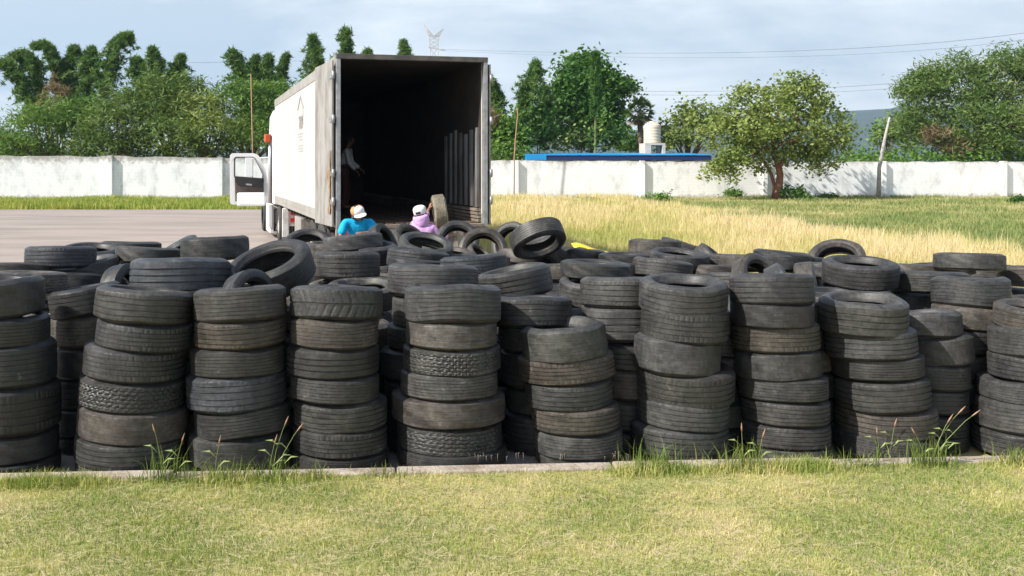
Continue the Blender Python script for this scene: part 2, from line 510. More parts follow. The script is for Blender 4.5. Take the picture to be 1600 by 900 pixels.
def stack(rows, base_px, where, group, Yface=None):
    """rows, from the top: (left px, right px, top row, bottom row, slope, kind, tone[, tilt to the camera])."""
    for i, rw in enumerate(rows):
        xl, xr, yt, yb, sl_, kind, tone = rw[:7]
        tilt = rw[7] if len(rw) > 7 else trng.uniform(-.06, -.01)
        xc = (xl + xr) / 2
        if Yface is None:
            X = (xc - PX0) / F * 6.4
            yf = kerb_y(X) + .15
        else:
            yf = Yface
        u = (xc - PX0) / F
        k = math.sqrt(1 + u * u)
        half = (xr - xl) / F / k / 2
        Rr = half * yf / (1 - half)
        Yc = yf + Rr + trng.uniform(-.012, .012)
        zt = EYE - (yt - PY0) * yf / F
        zb = max(EYE - (yb - PY0) * yf / F, GZ)
        D = 2 * Rr
        Wd = max(.12, (zt - zb) * 1.03)
        c = Vector((u * Yc, Yc, (zt + zb) / 2))
        if tilt < -.06: Wd *= 1.1
        if i == len(rows) - 1: c.z = max(c.z, GZ + Wd / 2)
        pos = ORD[i] if i < len(rows) - 1 else 'bottom'
        lab = f"{TONE_W[tone]} tyre, {LOOK[kind]}, {pos} of the {where}"
        tyre(c, (sl_, -tilt, 1), D, Wd, kind, tone, lab, group)

G1 = 'tyres stacked in the front row along the kerb'
FRONT = [
 ('stack cut by the left edge', [(-78,72,442,502,.0,'bald','k',-.03),(-70,80,502,550,.02,'fine_rib','k'),(-66,91,546,616,-.03,'fine_rib','k'),(-68,98,614,690,-.02,'sipe','k'),(-64,95,690,735,-.02,'bald','k'),(-64,97,735,757,0,'rib','k')]),
 ('second front stack from the left', [(149,303,464,512,.10,'rib','g',-.10),(150,302,512,556,.09,'sipe','g'),(130,292,552,604,.08,'sipe','g'),(124,290,604,652,.07,'block','g'),(121,298,650,702,.06,'bald','n'),(117,290,698,742,.04,'rib','g'),(118,292,740,757,0,'block','g')]),
 ('third front stack from the left', [(303,448,461,509,-.06,'fine_rib','g',-.10),(304,448,507,552,-.05,'rib','n'),(297,448,551,596,-.05,'fine_rib','g'),(291,450,594,652,-.06,'rib','b'),(304,455,648,693,-.07,'fine_rib','g'),(295,455,692,744,-.02,'bald','g')]),
 ('fourth front stack from the left', [(453,598,460,507,.02,'chevron','g',-.11),(453,592,506,552,0,'fine_rib','n'),(447,592,550,598,0,'wide_rib','k'),(453,593,597,638,.02,'fine_rib','g'),(460,605,638,684,0,'rib','g'),(458,605,682,724,.0,'sipe','g'),(455,608,722,746,0,'fine_rib','k')]),
 ('fifth front stack from the left', [(632,782,458,512,.01,'fine_rib','g',-.10),(634,776,511,553,.01,'bald','n'),(630,782,552,594,.0,'block','g'),(626,777,592,634,.0,'fine_rib','g'),(612,789,632,678,.0,'bald','n'),(620,784,676,722,.0,'block','g'),(620,790,720,742,0,'fine_rib','g')]),
 ('sixth front stack from the left', [(814,948,517,573,-.11,'bald','g',-.02),(808,960,566,608,-.08,'sipe','n'),(820,956,606,650,-.07,'rib','g'),(830,968,646,686,-.05,'rib','n'),(833,972,684,724,-.03,'fine_rib','g'),(836,972,722,742,0,'bald','g')]),
 ('seventh front stack from the left', [(997,1138,446,498,.01,'rib','g',.075),(1000,1138,492,544,.05,'sipe','g'),(989,1126,537,594,.05,'bald','g'),(994,1147,586,642,.0,'sipe','g',.05),(993,1140,636,681,.03,'rib','g'),(984,1138,678,728,.0,'rib','g')]),
 ('eighth front stack from the left', [(1138,1273,438,482,-.01,'rib','g',-.10),(1140,1272,478,518,-.01,'bald','k'),(1140,1281,514,558,-.03,'sipe','n'),(1145,1283,556,602,-.03,'bald','g'),(1150,1294,598,636,-.01,'fine_rib','g'),(1155,1297,636,674,0,'rib','g'),(1155,1298,673,711,0,'rib','g'),(1165,1302,710,732,0,'bald','g')]),
 ('ninth front stack from the left', [(1277,1419,474,528,-.02,'wide_rib','g',.07),(1285,1433,524,570,-.05,'rib','g'),(1297,1444,566,602,-.04,'fine_rib','g'),(1300,1454,602,653,-.05,'rib','g'),(1302,1465,650,697,-.02,'rib','n'),(1303,1460,694,730,.05,'fine_rib','g')]),
 ('stack cut by the right edge', [(1549,1690,486,523,.02,'rib','n',.06),(1541,1686,520,566,.0,'fine_rib','g'),(1539,1684,564,606,.02,'rib','g'),(1523,1676,604,638,0,'fine_rib','g'),(1518,1680,636,688,.0,'fine_rib','g'),(1516,1680,686,726,0,'rib','g')]),
]
for where, rows in FRONT:
    stack(rows, None, where, G1)

G2 = 'tyres stacked in the second row'
SECOND = [
 (6.95, 'stack behind first and second front stacks', [(76,192,455,500,-.17,'rib','k',-.04),(80,200,500,548,-.03,'fine_rib','n'),(78,198,548,598,0,'bald','k'),(80,200,598,645,0,'rib','k'),(78,198,645,690,0,'fine_rib','k'),(80,200,690,730,0,'rib','k')]),
 (6.85, 'stack behind fourth and fifth front stacks', [(606,747,424,470,.03,'fine_rib','g',-.10),(612,745,470,518,.0,'rib','g'),(606,742,517,556,.02,'rib','g'),(595,738,556,604,0,'bald','k'),(600,740,604,652,0,'rib','k'),(600,740,652,692,0,'rib','k'),(600,740,692,726,0,'fine_rib','k')]),
 (6.9, 'stack behind the sixth front stack', [(770,893,474,518,.01,'rib','g',-.10),(778,896,516,558,.02,'block','k'),(781,905,558,614,.03,'rib','k'),(790,910,614,655,0,'bald','k'),(785,905,655,700,0,'rib','k'),(785,905,700,730,0,'rib','k')]),
 (6.95, 'stack behind sixth and seventh front stacks', [(906,1030,444,487,.01,'rib','g',-.10),(909,1034,486,541,.0,'wide_rib','g'),(915,1040,544,585,.02,'wide_rib','g'),(920,1040,584,632,0,'fine_rib','n'),(915,1035,632,680,0,'rib','k'),(915,1035,680,722,0,'rib','k')]),
 (6.95, 'lower stack right of ninth front stack', [(1380,1504,497,532,-.02,'bald','g',-.10),(1398,1522,530,577,-.05,'bald','g'),(1392,1517,576,616,-.01,'fine_rib','k'),(1394,1514,616,655,0,'rib','k'),(1394,1514,655,690,0,'rib','k'),(1394,1514,690,720,0,'rib','k')]),
 (7.25, 'taller stack right of ninth front stack', [(1452,1580,443,485,.02,'fine_rib','g',-.10),(1453,1576,484,521,.02,'bald','n'),(1450,1574,521,561,.02,'rib','k'),(1450,1570,560,600,0,'rib','k'),(1450,1570,600,640,0,'rib','k'),(1450,1570,640,690,0,'rib','k')]),
]
for yf, where, rows in SECOND:
    stack(rows, None, where, G2, yf)

# the heap behind: (column, row, width in px of the photo, true width of the tread, axis, kind, tone, diameter, label)
G3 = 'tyres heaped behind the stacked rows'
HEAP = [
 (95,402,106,.20,(0,-.02,1),'rib','b',.62,'bluish ribbed tyre lying highest at the left end of the heap'),
 (142,399,84,.17,(.06,-.10,1),'fine_rib','g',.60,'tyre showing its hole, just behind the bluish tyre at the heap\'s left end'),
 (22,423,110,.14,(.0,-.02,1),'bald','n',.62,'thin brown stained tyre lying flat by the heap\'s left edge'),
 (40,441,126,.17,(.01,-.03,1),'block','n',.64,'chunky lugged tyre lying flat above the leftmost front stack'),
 (133,421,104,.17,(-.17,-.08,1),'bald','g',.62,'split worn tyre tilted up to the right with an open cut end'),
 (165,446,90,.16,(-.05,-.03,1),'rib','n',.60,'brown ribbed tyre under the split worn tyre'),
 (90,458,104,.14,(0,-.02,1),'fine_rib','k',.62,'dark tyre under the chunky lugged tyre, beside the leftmost stack'),
 (205,388,92,.14,(.02,-.05,1),'fine_rib','g',.62,'flat grey tyre behind the split worn tyre'),
 (232,399,100,.16,(.05,-.02,1),'bald','g',.62,'flat grey tyre behind the largest ribbed tyre'),
 (197,463,66,.19,(.8,-.25,.15),'bald','k',.42,'dark tyre standing on edge left of the largest ribbed tyre'),
 (274,401,62,.18,(-.45,-.2,.75),'bald','b',.56,'bluish bald tyre tipped on its side behind the largest ribbed tyre'),
 (336,388,106,.22,(-.04,-.05,1),'bald','g',.64,'tan dusted tyre lying above the largest ribbed tyre'),
 (282,431,154,.275,(.0,-.0,1),'wide_rib','b',.78,'largest ribbed bluish tyre lying flat on top of the second row'),
 (292,462,158,.13,(-.03,-.05,1),'fine_rib','k',.80,'wide dark tyre under the largest ribbed tyre'),
 (422,424,140,.25,(-.30,-.36,1),'fine_rib','g',.72,'big tilted tyre with a wide open hole behind the third front stack'),
 (393,474,62,.17,(.75,-.55,.30),'bald','k',.50,'small tyre leaning on edge in front of the big tilted tyre'),
 (481,384,76,.17,(.05,-.50,1),'bald','g',.60,'tyre propped up showing its hole beside the truck\'s mudflaps'),
 (552,379,92,.17,(-.10,-.06,1),'bald','g',.62,'long flat tyre right below the man in the blue shirt'),
 (600,379,34,.17,(.80,-.35,.50),'bald','k',.52,'dark tyre on edge by the hand of the man in blue'),
 (576,394,92,.20,(.05,-.10,1),'rib','g',.62,'tyre lying flat with a slit of hole below the man in blue'),
 (542,414,104,.25,(.0,-.04,1),'rib','g',.62,'tall ribbed tyre lying flat right of the big tilted tyre'),
 (500,430,90,.20,(.0,-.04,1),'bald','k',.60,'smooth dark tyre wedged under the tall ribbed tyre'),
 (568,460,112,.20,(.02,-.10,1),'fine_rib','g',.62,'tyre with open hole right behind the fourth front stack'),
 (535,449,104,.12,(-.05,-.05,1),'bald','n',.62,'thin dusty tyre behind the one with the open hole'),
 (653,405,98,.19,(.11,-.05,1),'rib','g',.62,'ribbed tyre tilted down to the right below the woman in pink'),
 (665,387,86,.17,(.14,-.32,1),'bald','g',.62,'open tyre tipped towards the lawn, below the woman in pink'),
 (655,418,100,.16,(.08,-.02,1),'bald','k',.62,'dark tyre squeezed under the ribbed tilted tyre'),
 (740,414,104,.18,(-.08,-.04,1),'rib','b',.62,'bluish ribbed tyre curved up to the right beneath the upright ring'),
 (803,441,118,.24,(-.19,-.08,1),'wide_rib','g',.64,'deeply grooved tyre slanting up above the sixth front stack'),
 (755,393,76,.19,(-.05,-.95,.50),'bald','n',.62,'upright tyre standing as an open ring facing the lawn'),
 (715,377,58,.17,(-.05,-.85,.60),'bald','g',.56,'smaller open ring leaning behind the upright ring'),
 (748,399,28,.12,(.4,-.3,.6),'bald','n',.40,'scrap of tyre lying inside the upright ring'),
 (840,373,86,.22,(.22,-.55,-.78),'fine_rib','g',.62,'top tyre of the heap, tipped so grass shows through its hole'),
 (800,381,50,.18,(-.55,-.65,.3),'bald','g',.58,'tyre on edge behind the tipped top tyre'),
 (862,396,58,.20,(.62,-.05,.66),'bald','n',.60,'bald brown tyre leaning against the tipped top tyre'),
 (815,407,66,.19,(.20,.10,1),'bald','n',.60,'bald brown tyre lying under the leaning one'),
 (906,398,60,.16,(.12,-.06,1),'bald','k',.62,'dark flat tyre left of the yellow sheet'),
 (978,406,68,.15,(.0,-.10,1),'bald','k',.62,'thin dark tyre right of the yellow sheet'),
 (930,422,108,.17,(.05,.02,1),'bald','g',.66,'long smooth tyre lying above the pair of tyres with a hole'),
 (880,424,90,.15,(-.05,-.06,1),'fine_rib','n',.62,'dusty flat tyre behind the deeply grooved slanting tyre'),
 (926,455,104,.23,(.01,-.11,1),'rib','g',.62,'tyre with oval hole behind the second-row ribbed stack'),
 (870,455,90,.20,(.0,-.04,1),'bald','k',.62,'dark tyre in the gap right of the deeply grooved one'),
 (1023,387,80,.20,(.04,-.04,1),'fine_rib','n',.62,'brownish tyre lying highest right of the yellow sheet'),
 (1068,388,44,.15,(.3,-.1,1),'bald','g',.58,'small dark tyre peeping out behind the highest brownish tyre'),
 (1061,405,90,.17,(.04,-.08,1),'bald','g',.64,'flat tyre with a slit of hole before the dry grass'),
 (1035,420,92,.20,(.11,-.05,1),'rib','g',.62,'ribbed grey tyre sloping down behind the seventh front stack'),
 (1118,413,44,.18,(.55,-.2,.6),'bald','n',.58,'brown hump of a tyre on edge against the dry grass'),
 (1135,406,72,.13,(.05,-.03,1),'fine_rib','g',.62,'flattened grey tyre left of the teal scrap'),
 (1112,426,88,.15,(.06,.14,1),'bald','n',.62,'rust stained tyre lifted at the front behind the seventh stack'),
 (1186,441,66,.17,(.45,-.75,.55),'bald','n',.62,'upright tyre with big hole beside the teal scrap'),
 (1222,405,64,.18,(.10,-.10,1),'bald','k',.62,'dark tyre lying behind the tyre beside the teal scrap'),
 (1228,457,40,.18,(.75,-.25,.45),'bald','g',.50,'grey tyre end poking up above the eighth front stack'),
 (1262,455,52,.20,(.85,-.35,.15),'bald','n',.60,'brown tyre on edge left of the tilted ring pair'),
 (1308,409,84,.20,(-.42,-.50,.78),'bald','n',.64,'tilted tyre ring leaning behind a flat tyre by the dry grass'),
 (1344,426,110,.22,(.0,-.10,1),'rib','g',.62,'flat tyre with oval hole lying before the tilted ring'),
 (1312,461,88,.17,(.24,-.40,1),'bald','n',.64,'tilted tyre with open hole right behind the ninth front stack'),
 (1452,441,110,.19,(.02,-.03,1),'fine_rib','g',.62,'grey tyre lying left of the widest right-hand tyre'),
 (1425,474,104,.24,(.02,-.10,1),'rib','g',.60,'ribbed tyre with a rim gap behind the ninth front stack'),
 (1514,409,98,.17,(.03,-.03,1),'bald','g',.62,'dark tyre lying highest at the right end of the heap'),
 (1470,421,80,.14,(-.06,-.03,1),'bald','g',.62,'low tyre left of the highest right-end tyre'),
 (1535,428,88,.22,(.07,-.03,1),'fine_rib','g',.62,'tyre lying just under the highest right-end tyre'),
 (1613,432,96,.21,(.02,-.03,1),'rib','n',.62,'brownish tyre cut by the right edge above its front stack'),
 (1424,422,64,.12,(.05,-.03,1),'bald','n',.62,'thin tyre lying against the dry grass right of the tilted ring'),
 (1600,463,84,.19,(.1,-.08,1),'bald','g',.60,'worn grey tyre between right end stack and the brownish one'),
 (640,381,40,.20,(.55,-.50,.55),'bald','n',.58,'bald tyre on edge in front of the woman in pink'),
 (700,400,70,.16,(.1,-.1,1),'bald','n',.62,'dusty flat tyre between the two open tyres in the middle'),
 (1085,414,84,.18,(-.05,.0,1),'rib','g',.62,'grey ribbed tyre behind the rust stained tyre'),
 (1158,411,86,.16,(.06,.02,1),'fine_rib','n',.62,'flat tyre under the teal scrap'),
 (1205,412,86,.18,(-.04,.0,1),'bald','g',.62,'flat bald tyre behind the grey tyre end'),
 (1248,414,84,.17,(.05,.03,1),'fine_rib','k',.62,'dark flat tyre left of the brown tyre on edge'),
 (1285,424,88,.18,(.02,.0,1),'bald','g',.62,'flat tyre under the tilted ring by the dry grass'),
 (1150,440,92,.18,(.04,.0,1),'rib','g',.62,'ribbed tyre just above the eighth front stack'),
 (855,424,84,.17,(-.06,.02,1),'bald','n',.62,'flat brownish tyre under the leaning bald brown tyre'),
 (780,412,80,.17,(.05,.02,1),'rib','g',.62,'ribbed tyre right below the upright ring'),
 (960,424,90,.17,(.04,.02,1),'bald','k',.62,'dark flat tyre right of the long smooth tyre'),
 (240,418,100,.17,(-.04,.02,1),'fine_rib','k',.62,'dark tyre right behind the largest ribbed tyre'),
 (120,440,106,.17,(.05,.0,1),'bald','k',.62,'dark smooth tyre under the split worn one'),
 (520,391,70,.17,(.0,-.1,1),'bald','n',.60,'brown dusted tyre behind the tall ribbed tyre'),
]
HEAP_Y = {(197,463): (8.0, .56), (274,401): (9.6, .58), (393,474): (6.98, .50), (600,379): (12.3, .52), (748,399): (11.62, .34), (800,381): (12.2, .58), (862,396): (11.0, .60), (815,407): (11.2, .60),
          (1118,413): (11.0, .58), (1228,457): (8.6, .55), (1262,455): (9.6, .60), (640,381): (12.9, .58), (622,388): (12.7, .56), (715,377): (12.4, .58), (1186,441): (9.4, .60), (978,406): (10.6, .62), (1068,388): (11.7, .58),
          (906,398): (11.0, .62), (1135,406): (10.6, .62), (1470,421): (9.6, .62), (1424,422): (9.6, .62), (520,391): (10.2, .60), (700,400): (11.0, .62), (1222,405): (10.5, .62), (142,399): (9.3, .60)}
for (px, py, w, tw, ax, kind, tone, D, lab) in HEAP:
    Y = F * D / w
    if (px, py) in HEAP_Y: Y, D = HEAP_Y[(px, py)]
    c = at(px, Y, py)
    if abs(ax[1]) < .2 and not any(k in lab for k in ('hole', 'open', 'slit', 'lifted')): ax = (ax[0], ax[1] + .12, ax[2])
    tyre(c, ax, D, tw, kind, tone, lab, G3)

# everything under and between: whole columns of tyres; those the photo shows are tyres of their own, the covered ones are one mass
V0, Q0 = make_tyre_mesh('bald', 77, nseg=40, rows=5)
massV, massQ, nmass = [], [], 0
def mass_tyre(c, tilt, D, Wd):
    global nmass
    q = Vector((tilt[0], tilt[1], 1)).to_track_quat('Z', 'Y').to_matrix()
    P = V0 * np.array([D/.62, D/.62, Wd/.2])
    P = P @ np.array(q).T + np.array(c)
    massV.append(P); massQ.append(Q0 + nmass); nmass += len(P)
frng = random.Random(21)
FILL = []
def column(X, Y, n):
    z = GZ + .01
    for i in range(n):
        w = frng.uniform(.175, .205); d = frng.uniform(.58, .64)
        FILL.append((X + frng.uniform(-.03, .03), Y + frng.uniform(-.03, .03), z + w/2, (frng.uniform(-.04, .04), frng.uniform(-.04, .03)), d, w, frng.choice(['rib','bald','fine_rib','bald','sipe']), frng.choice('kkgnn'), n - 1 - i))
        z += w * .97
for px, Y, n in [(302, 7.15, 6), (450, 7.15, 6), (553, 7.5, 5), (1108, 7.25, 6), (1240, 7.3, 6), (1340, 7.3, 5)]:
    column((px - PX0) / F * Y, Y, n)
row = 0
Y = 7.85
while Y < 12.6:
    X = -3.7 + (.33 if row % 2 else 0)
    while X < 6.2:
        px = PX0 + F * X / Y
        back = 8.9 if px < 420 else 12.5 if px < 720 else 11.9 if px < 900 else 10.9 if px < 1250 else 9.7
        if Y < back and -80 < px < 1690:
            column(X, Y, 5 if frng.random() < .7 else 4)
        X += .665
    Y += .62; row += 1

FILL_OBJ = {}
SHOWN = {
    0: 'dark tyre glimpsed sixth from top in the gap between second and third front stacks',
    1: 'dark tyre glimpsed fifth from top in the gap between second and third front stacks',
    2: 'dark tyre glimpsed fourth from top in the gap between second and third front stacks',
    3: 'dark tyre glimpsed third from top in the gap between second and third front stacks',
    4: 'dark tyre glimpsed second from top in the gap between second and third front stacks',
    5: 'dark tyre glimpsed first from top in the gap between second and third front stacks',
    6: 'dark tyre glimpsed sixth from top in the gap between third and fourth front stacks',
    7: 'dark tyre glimpsed fifth from top in the gap between third and fourth front stacks',
    8: 'dark tyre glimpsed fourth from top in the gap between third and fourth front stacks',
    9: 'dark tyre glimpsed third from top in the gap between third and fourth front stacks',
    10: 'dark tyre glimpsed second from top in the gap between third and fourth front stacks',
    11: 'dark tyre glimpsed first from top in the gap between third and fourth front stacks',
    14: 'dark tyre glimpsed seventh from top in the gap between fourth and fifth front stacks',
    15: 'dark tyre glimpsed sixth from top in the gap between fourth and fifth front stacks',
    16: 'dark tyre glimpsed fifth from top in the gap between fourth and fifth front stacks',
    17: 'dark tyre glimpsed seventh from top in the gap between seventh and eighth front stacks',
    18: 'dark tyre glimpsed sixth from top in the gap between seventh and eighth front stacks',
    19: 'dark tyre glimpsed fifth from top in the gap between seventh and eighth front stacks',
    20: 'dark tyre glimpsed fourth from top in the gap between seventh and eighth front stacks',
    21: 'dark tyre glimpsed third from top in the gap between seventh and eighth front stacks',
    22: 'dark tyre glimpsed second from top in the gap between seventh and eighth front stacks',
    24: 'dark tyre glimpsed sixth from top in the gap between eighth and ninth front stacks',
    25: 'dark tyre glimpsed fifth from top in the gap between eighth and ninth front stacks',
    26: 'dark tyre glimpsed fourth from top in the gap between eighth and ninth front stacks',
    27: 'dark tyre glimpsed third from top in the gap between eighth and ninth front stacks',
    28: 'dark tyre glimpsed second from top in the gap between eighth and ninth front stacks',
    29: 'dark tyre glimpsed seventh from top in the gap between eighth and ninth front stacks',
    43: 'dark tyre glimpsed second from top in the gap between leftmost and second front stacks',
    61: 'dark tyre glimpsed third from top in the gap between fourth and fifth front stacks',
    68: 'dark tyre glimpsed third from top in the gap between fifth and sixth front stacks',
    69: 'dark tyre glimpsed second from top in the gap between fifth and sixth front stacks',
    70: 'dark tyre glimpsed first from top in the gap between fifth and sixth front stacks',
    75: 'dark tyre glimpsed in the gap between sixth and seventh front stacks',
    106: 'dark tyre glimpsed first from top in the gap between leftmost and second front stacks',
    127: 'dark tyre glimpsed fourth from top in the gap between fourth and fifth front stacks',
    171: 'dark tyre low behind the stack cut by the right edge',
    179: 'dark tyre glimpsed second from top in the gap between fourth and fifth front stacks',
    194: 'dark tyre peeping out just right of the deeply grooved slanting tyre',
    213: 'dark tyre glimpsed first from top in the gap between eighth and ninth front stacks',
    255: 'dark tyre glimpsed first from top in the gap between seventh and eighth front stacks',
    317: 'dark tyre glimpsed first from top in the gap between fourth and fifth front stacks',
}
GF = 'low tyres glimpsed between others in the heap'
for i, (X, Y, z, t, d, w, kind, tone, depth) in enumerate(FILL):
    if SHOWN is None or i in SHOWN:
        lab = SHOWN[i] if SHOWN else 'dark worn tyre glimpsed low in the heap'
        FILL_OBJ[tyre((X, Y, z), (t[0], t[1], 1), d, w, kind, tone, lab, GF).name] = i
    else:
        mass_tyre((X, Y, z), t, d, w)
if massV:
    me = np_mesh('tyre_mass', np.concatenate(massV), np.concatenate(massQ), smooth=True)
    MAT_MASS = mat('covered_rubber', (.035, .034, .033), .8, noise=(5, (.07, .063, .055), .8))
    o = link('tyre_mass', me, MAT_MASS)
    tag(o, 'dark mass of covered tyres filling the heap under the visible ones', 'tyres', kind='stuff')

# ------------------------------------------------------------------ the truck (local: x right, y towards the cab, z up; origin at the rear left corner)
M_WHITE = mat('trailer_white', (.55, .525, .495), .5, noise=(2.2, (.46, .43, .395), .6, (1, 1, .16)), bump=(1.5, .06))
M_GRIME = mat('grimy_aluminium', (.36, .345, .32), .6, .25, noise=(4, (.20, .175, .15), .9, (1, 1, .4)), bump=(20, .2))
M_RAIL = mat('dull_rail', (.40, .385, .35), .55, .3, noise=(3, (.27, .24, .20), .8), bump=(15, .15))
M_STEEL = mat('galvanised_steel', (.42, .43, .44), .45, .6, noise=(8, (.25, .23, .21), .7))
M_DARKW = mat('dirty_shade_liner', (.026, .023, .021), .85, noise=(2.5, (.06, .042, .03), .8, (1, .5, 1)))  # dirty brown lining, its base darkened to stand for the trailer's inner shade
M_LINER = mat('corrugated_liner', (.24, .24, .24), .6, .3, noise=(3, (.08, .07, .06), .9, (1, 1, .3)))
M_FLOORW = mat('trailer_floor', (.09, .06, .045), .9, noise=(5, (.16, .10, .07), .8))
M_RUST = mat('rusty_frame', (.27, .235, .20), .75, .15, noise=(5, (.15, .095, .06), .9), bump=(25, .3))
M_BLACKM = mat('black_chassis', (.03, .03, .03), .6, noise=(6, (.09, .075, .06), .7))
M_PAINTW = mat('cab_white', (.80, .80, .80), .3)
M_TRIM = mat('door_trim', (.10, .075, .065), .7, noise=(10, (.17, .13, .11), .6))
M_PLASTIC = mat('black_plastic', (.025, .025, .027), .5)
M_REDL = mat('red_lens', (.45, .03, .02), .3)
M_ORANGE = mat('orange_paint', (.62, .11, .03), .45)
M_MUD = mat('mudflap_rubber', (.30, .29, .27), .85, noise=(5, (.16, .15, .14), .8))
M_WOOD = mat('torn_plywood', (.36, .24, .13), .9, noise=(9, (.14, .08, .04), .9, (1, 1, .3)))
M_MARK = mat('faded_print', (.25, .24, .24), .7)
def glass_mat():
    m = bpy.data.materials.new('window_glass'); m.use_nodes = True
    N, L = m.node_tree.nodes, m.node_tree.links
    b = N['Principled BSDF']; b.inputs['Base Color'].default_value = (.75, .82, .83, 1); b.inputs['Roughness'].default_value = .03
    tr = N.new('ShaderNodeBsdfTransparent'); ms = N.new('ShaderNodeMixShader'); ms.inputs[0].default_value = .25
    L.new(tr.outputs[0], ms.inputs[1]); L.new(b.outputs[0], ms.inputs[2]); L.new(ms.outputs[0], N['Material Output'].inputs['Surface'])
    return m
M_GLASS = glass_mat()
M_TYREB = mat('truck_tyre_rubber', (.03, .03, .03), .8, noise=(6, (.075, .065, .055), .7))

YAW = R(12.9)
TR = empty('semi_truck', (-.985, 15.4, 0), YAW)
tag(TR, 'white box semi truck with open dark trailer, parked behind the tyre heap', 'truck')
L_, WD, Z0, Z1, T = 10.9, 2.6, 1.08, 3.93, .05
def part(mb, name, m, parent=TR, bevel=0): return mb.build(name, m, parent, bevel)
part(MB().box((0, .10, Z0 + .17), (T, L_, Z1 - .20)), 'side_panel', M_WHITE)
part(MB().box((WD - T, .10, Z0 + .17), (WD, L_, Z1 - .20)), 'side_panel', M_WHITE)
m_ = MB()
for k in range(1, 9): m_.box((-.004, k * 1.22, Z0 + .17), (-.0008, k * 1.22 + .035, Z1 - .20))
part(m_, 'panel_seam', mat('seam_grey', (.50, .475, .445), .6))
part(MB().box((-.012, .10, Z1 - .198), (T, L_, Z1 - .03)).box((WD - T, .10, Z1 - .198), (WD + .012, L_, Z1 - .03)), 'top_rail', M_RAIL, bevel=.01)
m_ = MB().box((-.012, .10, Z0 - .04), (T, L_, Z0 + .168)).box((WD - T, .10, Z0 - .04), (WD + .012, L_, Z0 + .168))
for k in range(60): m_.box((-.018, .3 + k * .176, Z0 + .05), (-.0125, .312 + k * .176, Z0 + .062))
part(m_, 'bottom_rail', M_RAIL)
part(MB().box((-.005, .105, Z1 - .028), (WD + .005, L_, Z1)), 'roof', M_RAIL)
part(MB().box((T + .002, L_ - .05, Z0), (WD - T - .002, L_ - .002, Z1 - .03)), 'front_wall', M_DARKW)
m_ = MB().box((T + .002, .12, Z0 - .05), (WD - T - .002, L_ - .052, Z0))
for k in range(13): m_.box((.12 + k * .185, .12, Z0 + .001), (.12 + k * .185 + .13, L_ - .06, Z0 + .02))
part(m_, 'floor', M_FLOORW)
# inside lining: bare wall above, corrugated sheets below, scuff rail at the bottom
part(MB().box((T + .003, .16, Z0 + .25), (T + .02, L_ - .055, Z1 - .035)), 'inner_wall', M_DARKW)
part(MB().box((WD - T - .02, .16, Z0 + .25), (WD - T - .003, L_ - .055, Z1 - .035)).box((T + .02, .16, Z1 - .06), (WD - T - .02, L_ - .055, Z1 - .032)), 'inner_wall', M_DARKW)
m_ = MB(); y = .22
while y < 2.5:
    m_.box((WD - T - .060, y, Z0 + .28), (WD - T - .021, y + .10, Z0 + 1.62 + .05 * math.sin(y * 5)))
    y += .33
part(m_, 'corrugated_lining', M_LINER)
m_ = MB()
for k in range(4): m_.box((WD - T - .05 - .01 * k, .16, Z0 + .022 + .062 * k), (WD - T - .003, 7, Z0 + .022 + .062 * k + .045))
part(m_, 'scuff_rail', M_RUST)
# rear frame: posts, header, sill
part(MB().box((-.02, 0, Z0 - .05), (.055, .098, Z1)).box((WD - .055, 0, Z0 - .05), (WD + .02, .098, Z1)), 'rear_post', M_STEEL, bevel=.008)
part(MB().box((-.02, -.012, Z1 - .075), (WD + .02, .10, Z1 + .012)), 'rear_header', mat('header_dark', (.07, .065, .06), .7, noise=(4, (.16, .14, .12), .7)), bevel=.006)
m_ = MB().box((-.02, -.012, Z0 - .20), (WD + .02, .11, Z0 - .052)).box((.06, -.02, Z0 - .05), (WD - .06, .12, Z0 + .004))
for x in (.65, .95, 1.65, 1.95): m_.box((x, -.03, Z0 - .16), (x + .10, -.0125, Z0 - .10))
part(m_, 'rear_sill', M_RUST, bevel=.006)
for x in (.10, 2.18):
    lp = part(MB().box((x, -.026, Z0 - .185), (x + .30, -.013, Z0 - .075)), 'tail_light', M_BLACKM)
    part(MB().box((x + .02, -.036, Z0 - .17), (x + .13, -.027, Z0 - .09)).box((x + .16, -.036, Z0 - .17), (x + .28, -.027, Z0 - .09)), 'lens', M_REDL, lp)
part(MB().tube([(.3, -.02, .50), (2.3, -.02, .50)], .05, 8).bar((.55, -.02, .5), (.55, .1, Z0 - .1), .07).bar((2.05, -.02, .5), (2.05, .1, Z0 - .1), .07), 'underrun_bar', M_RUST)
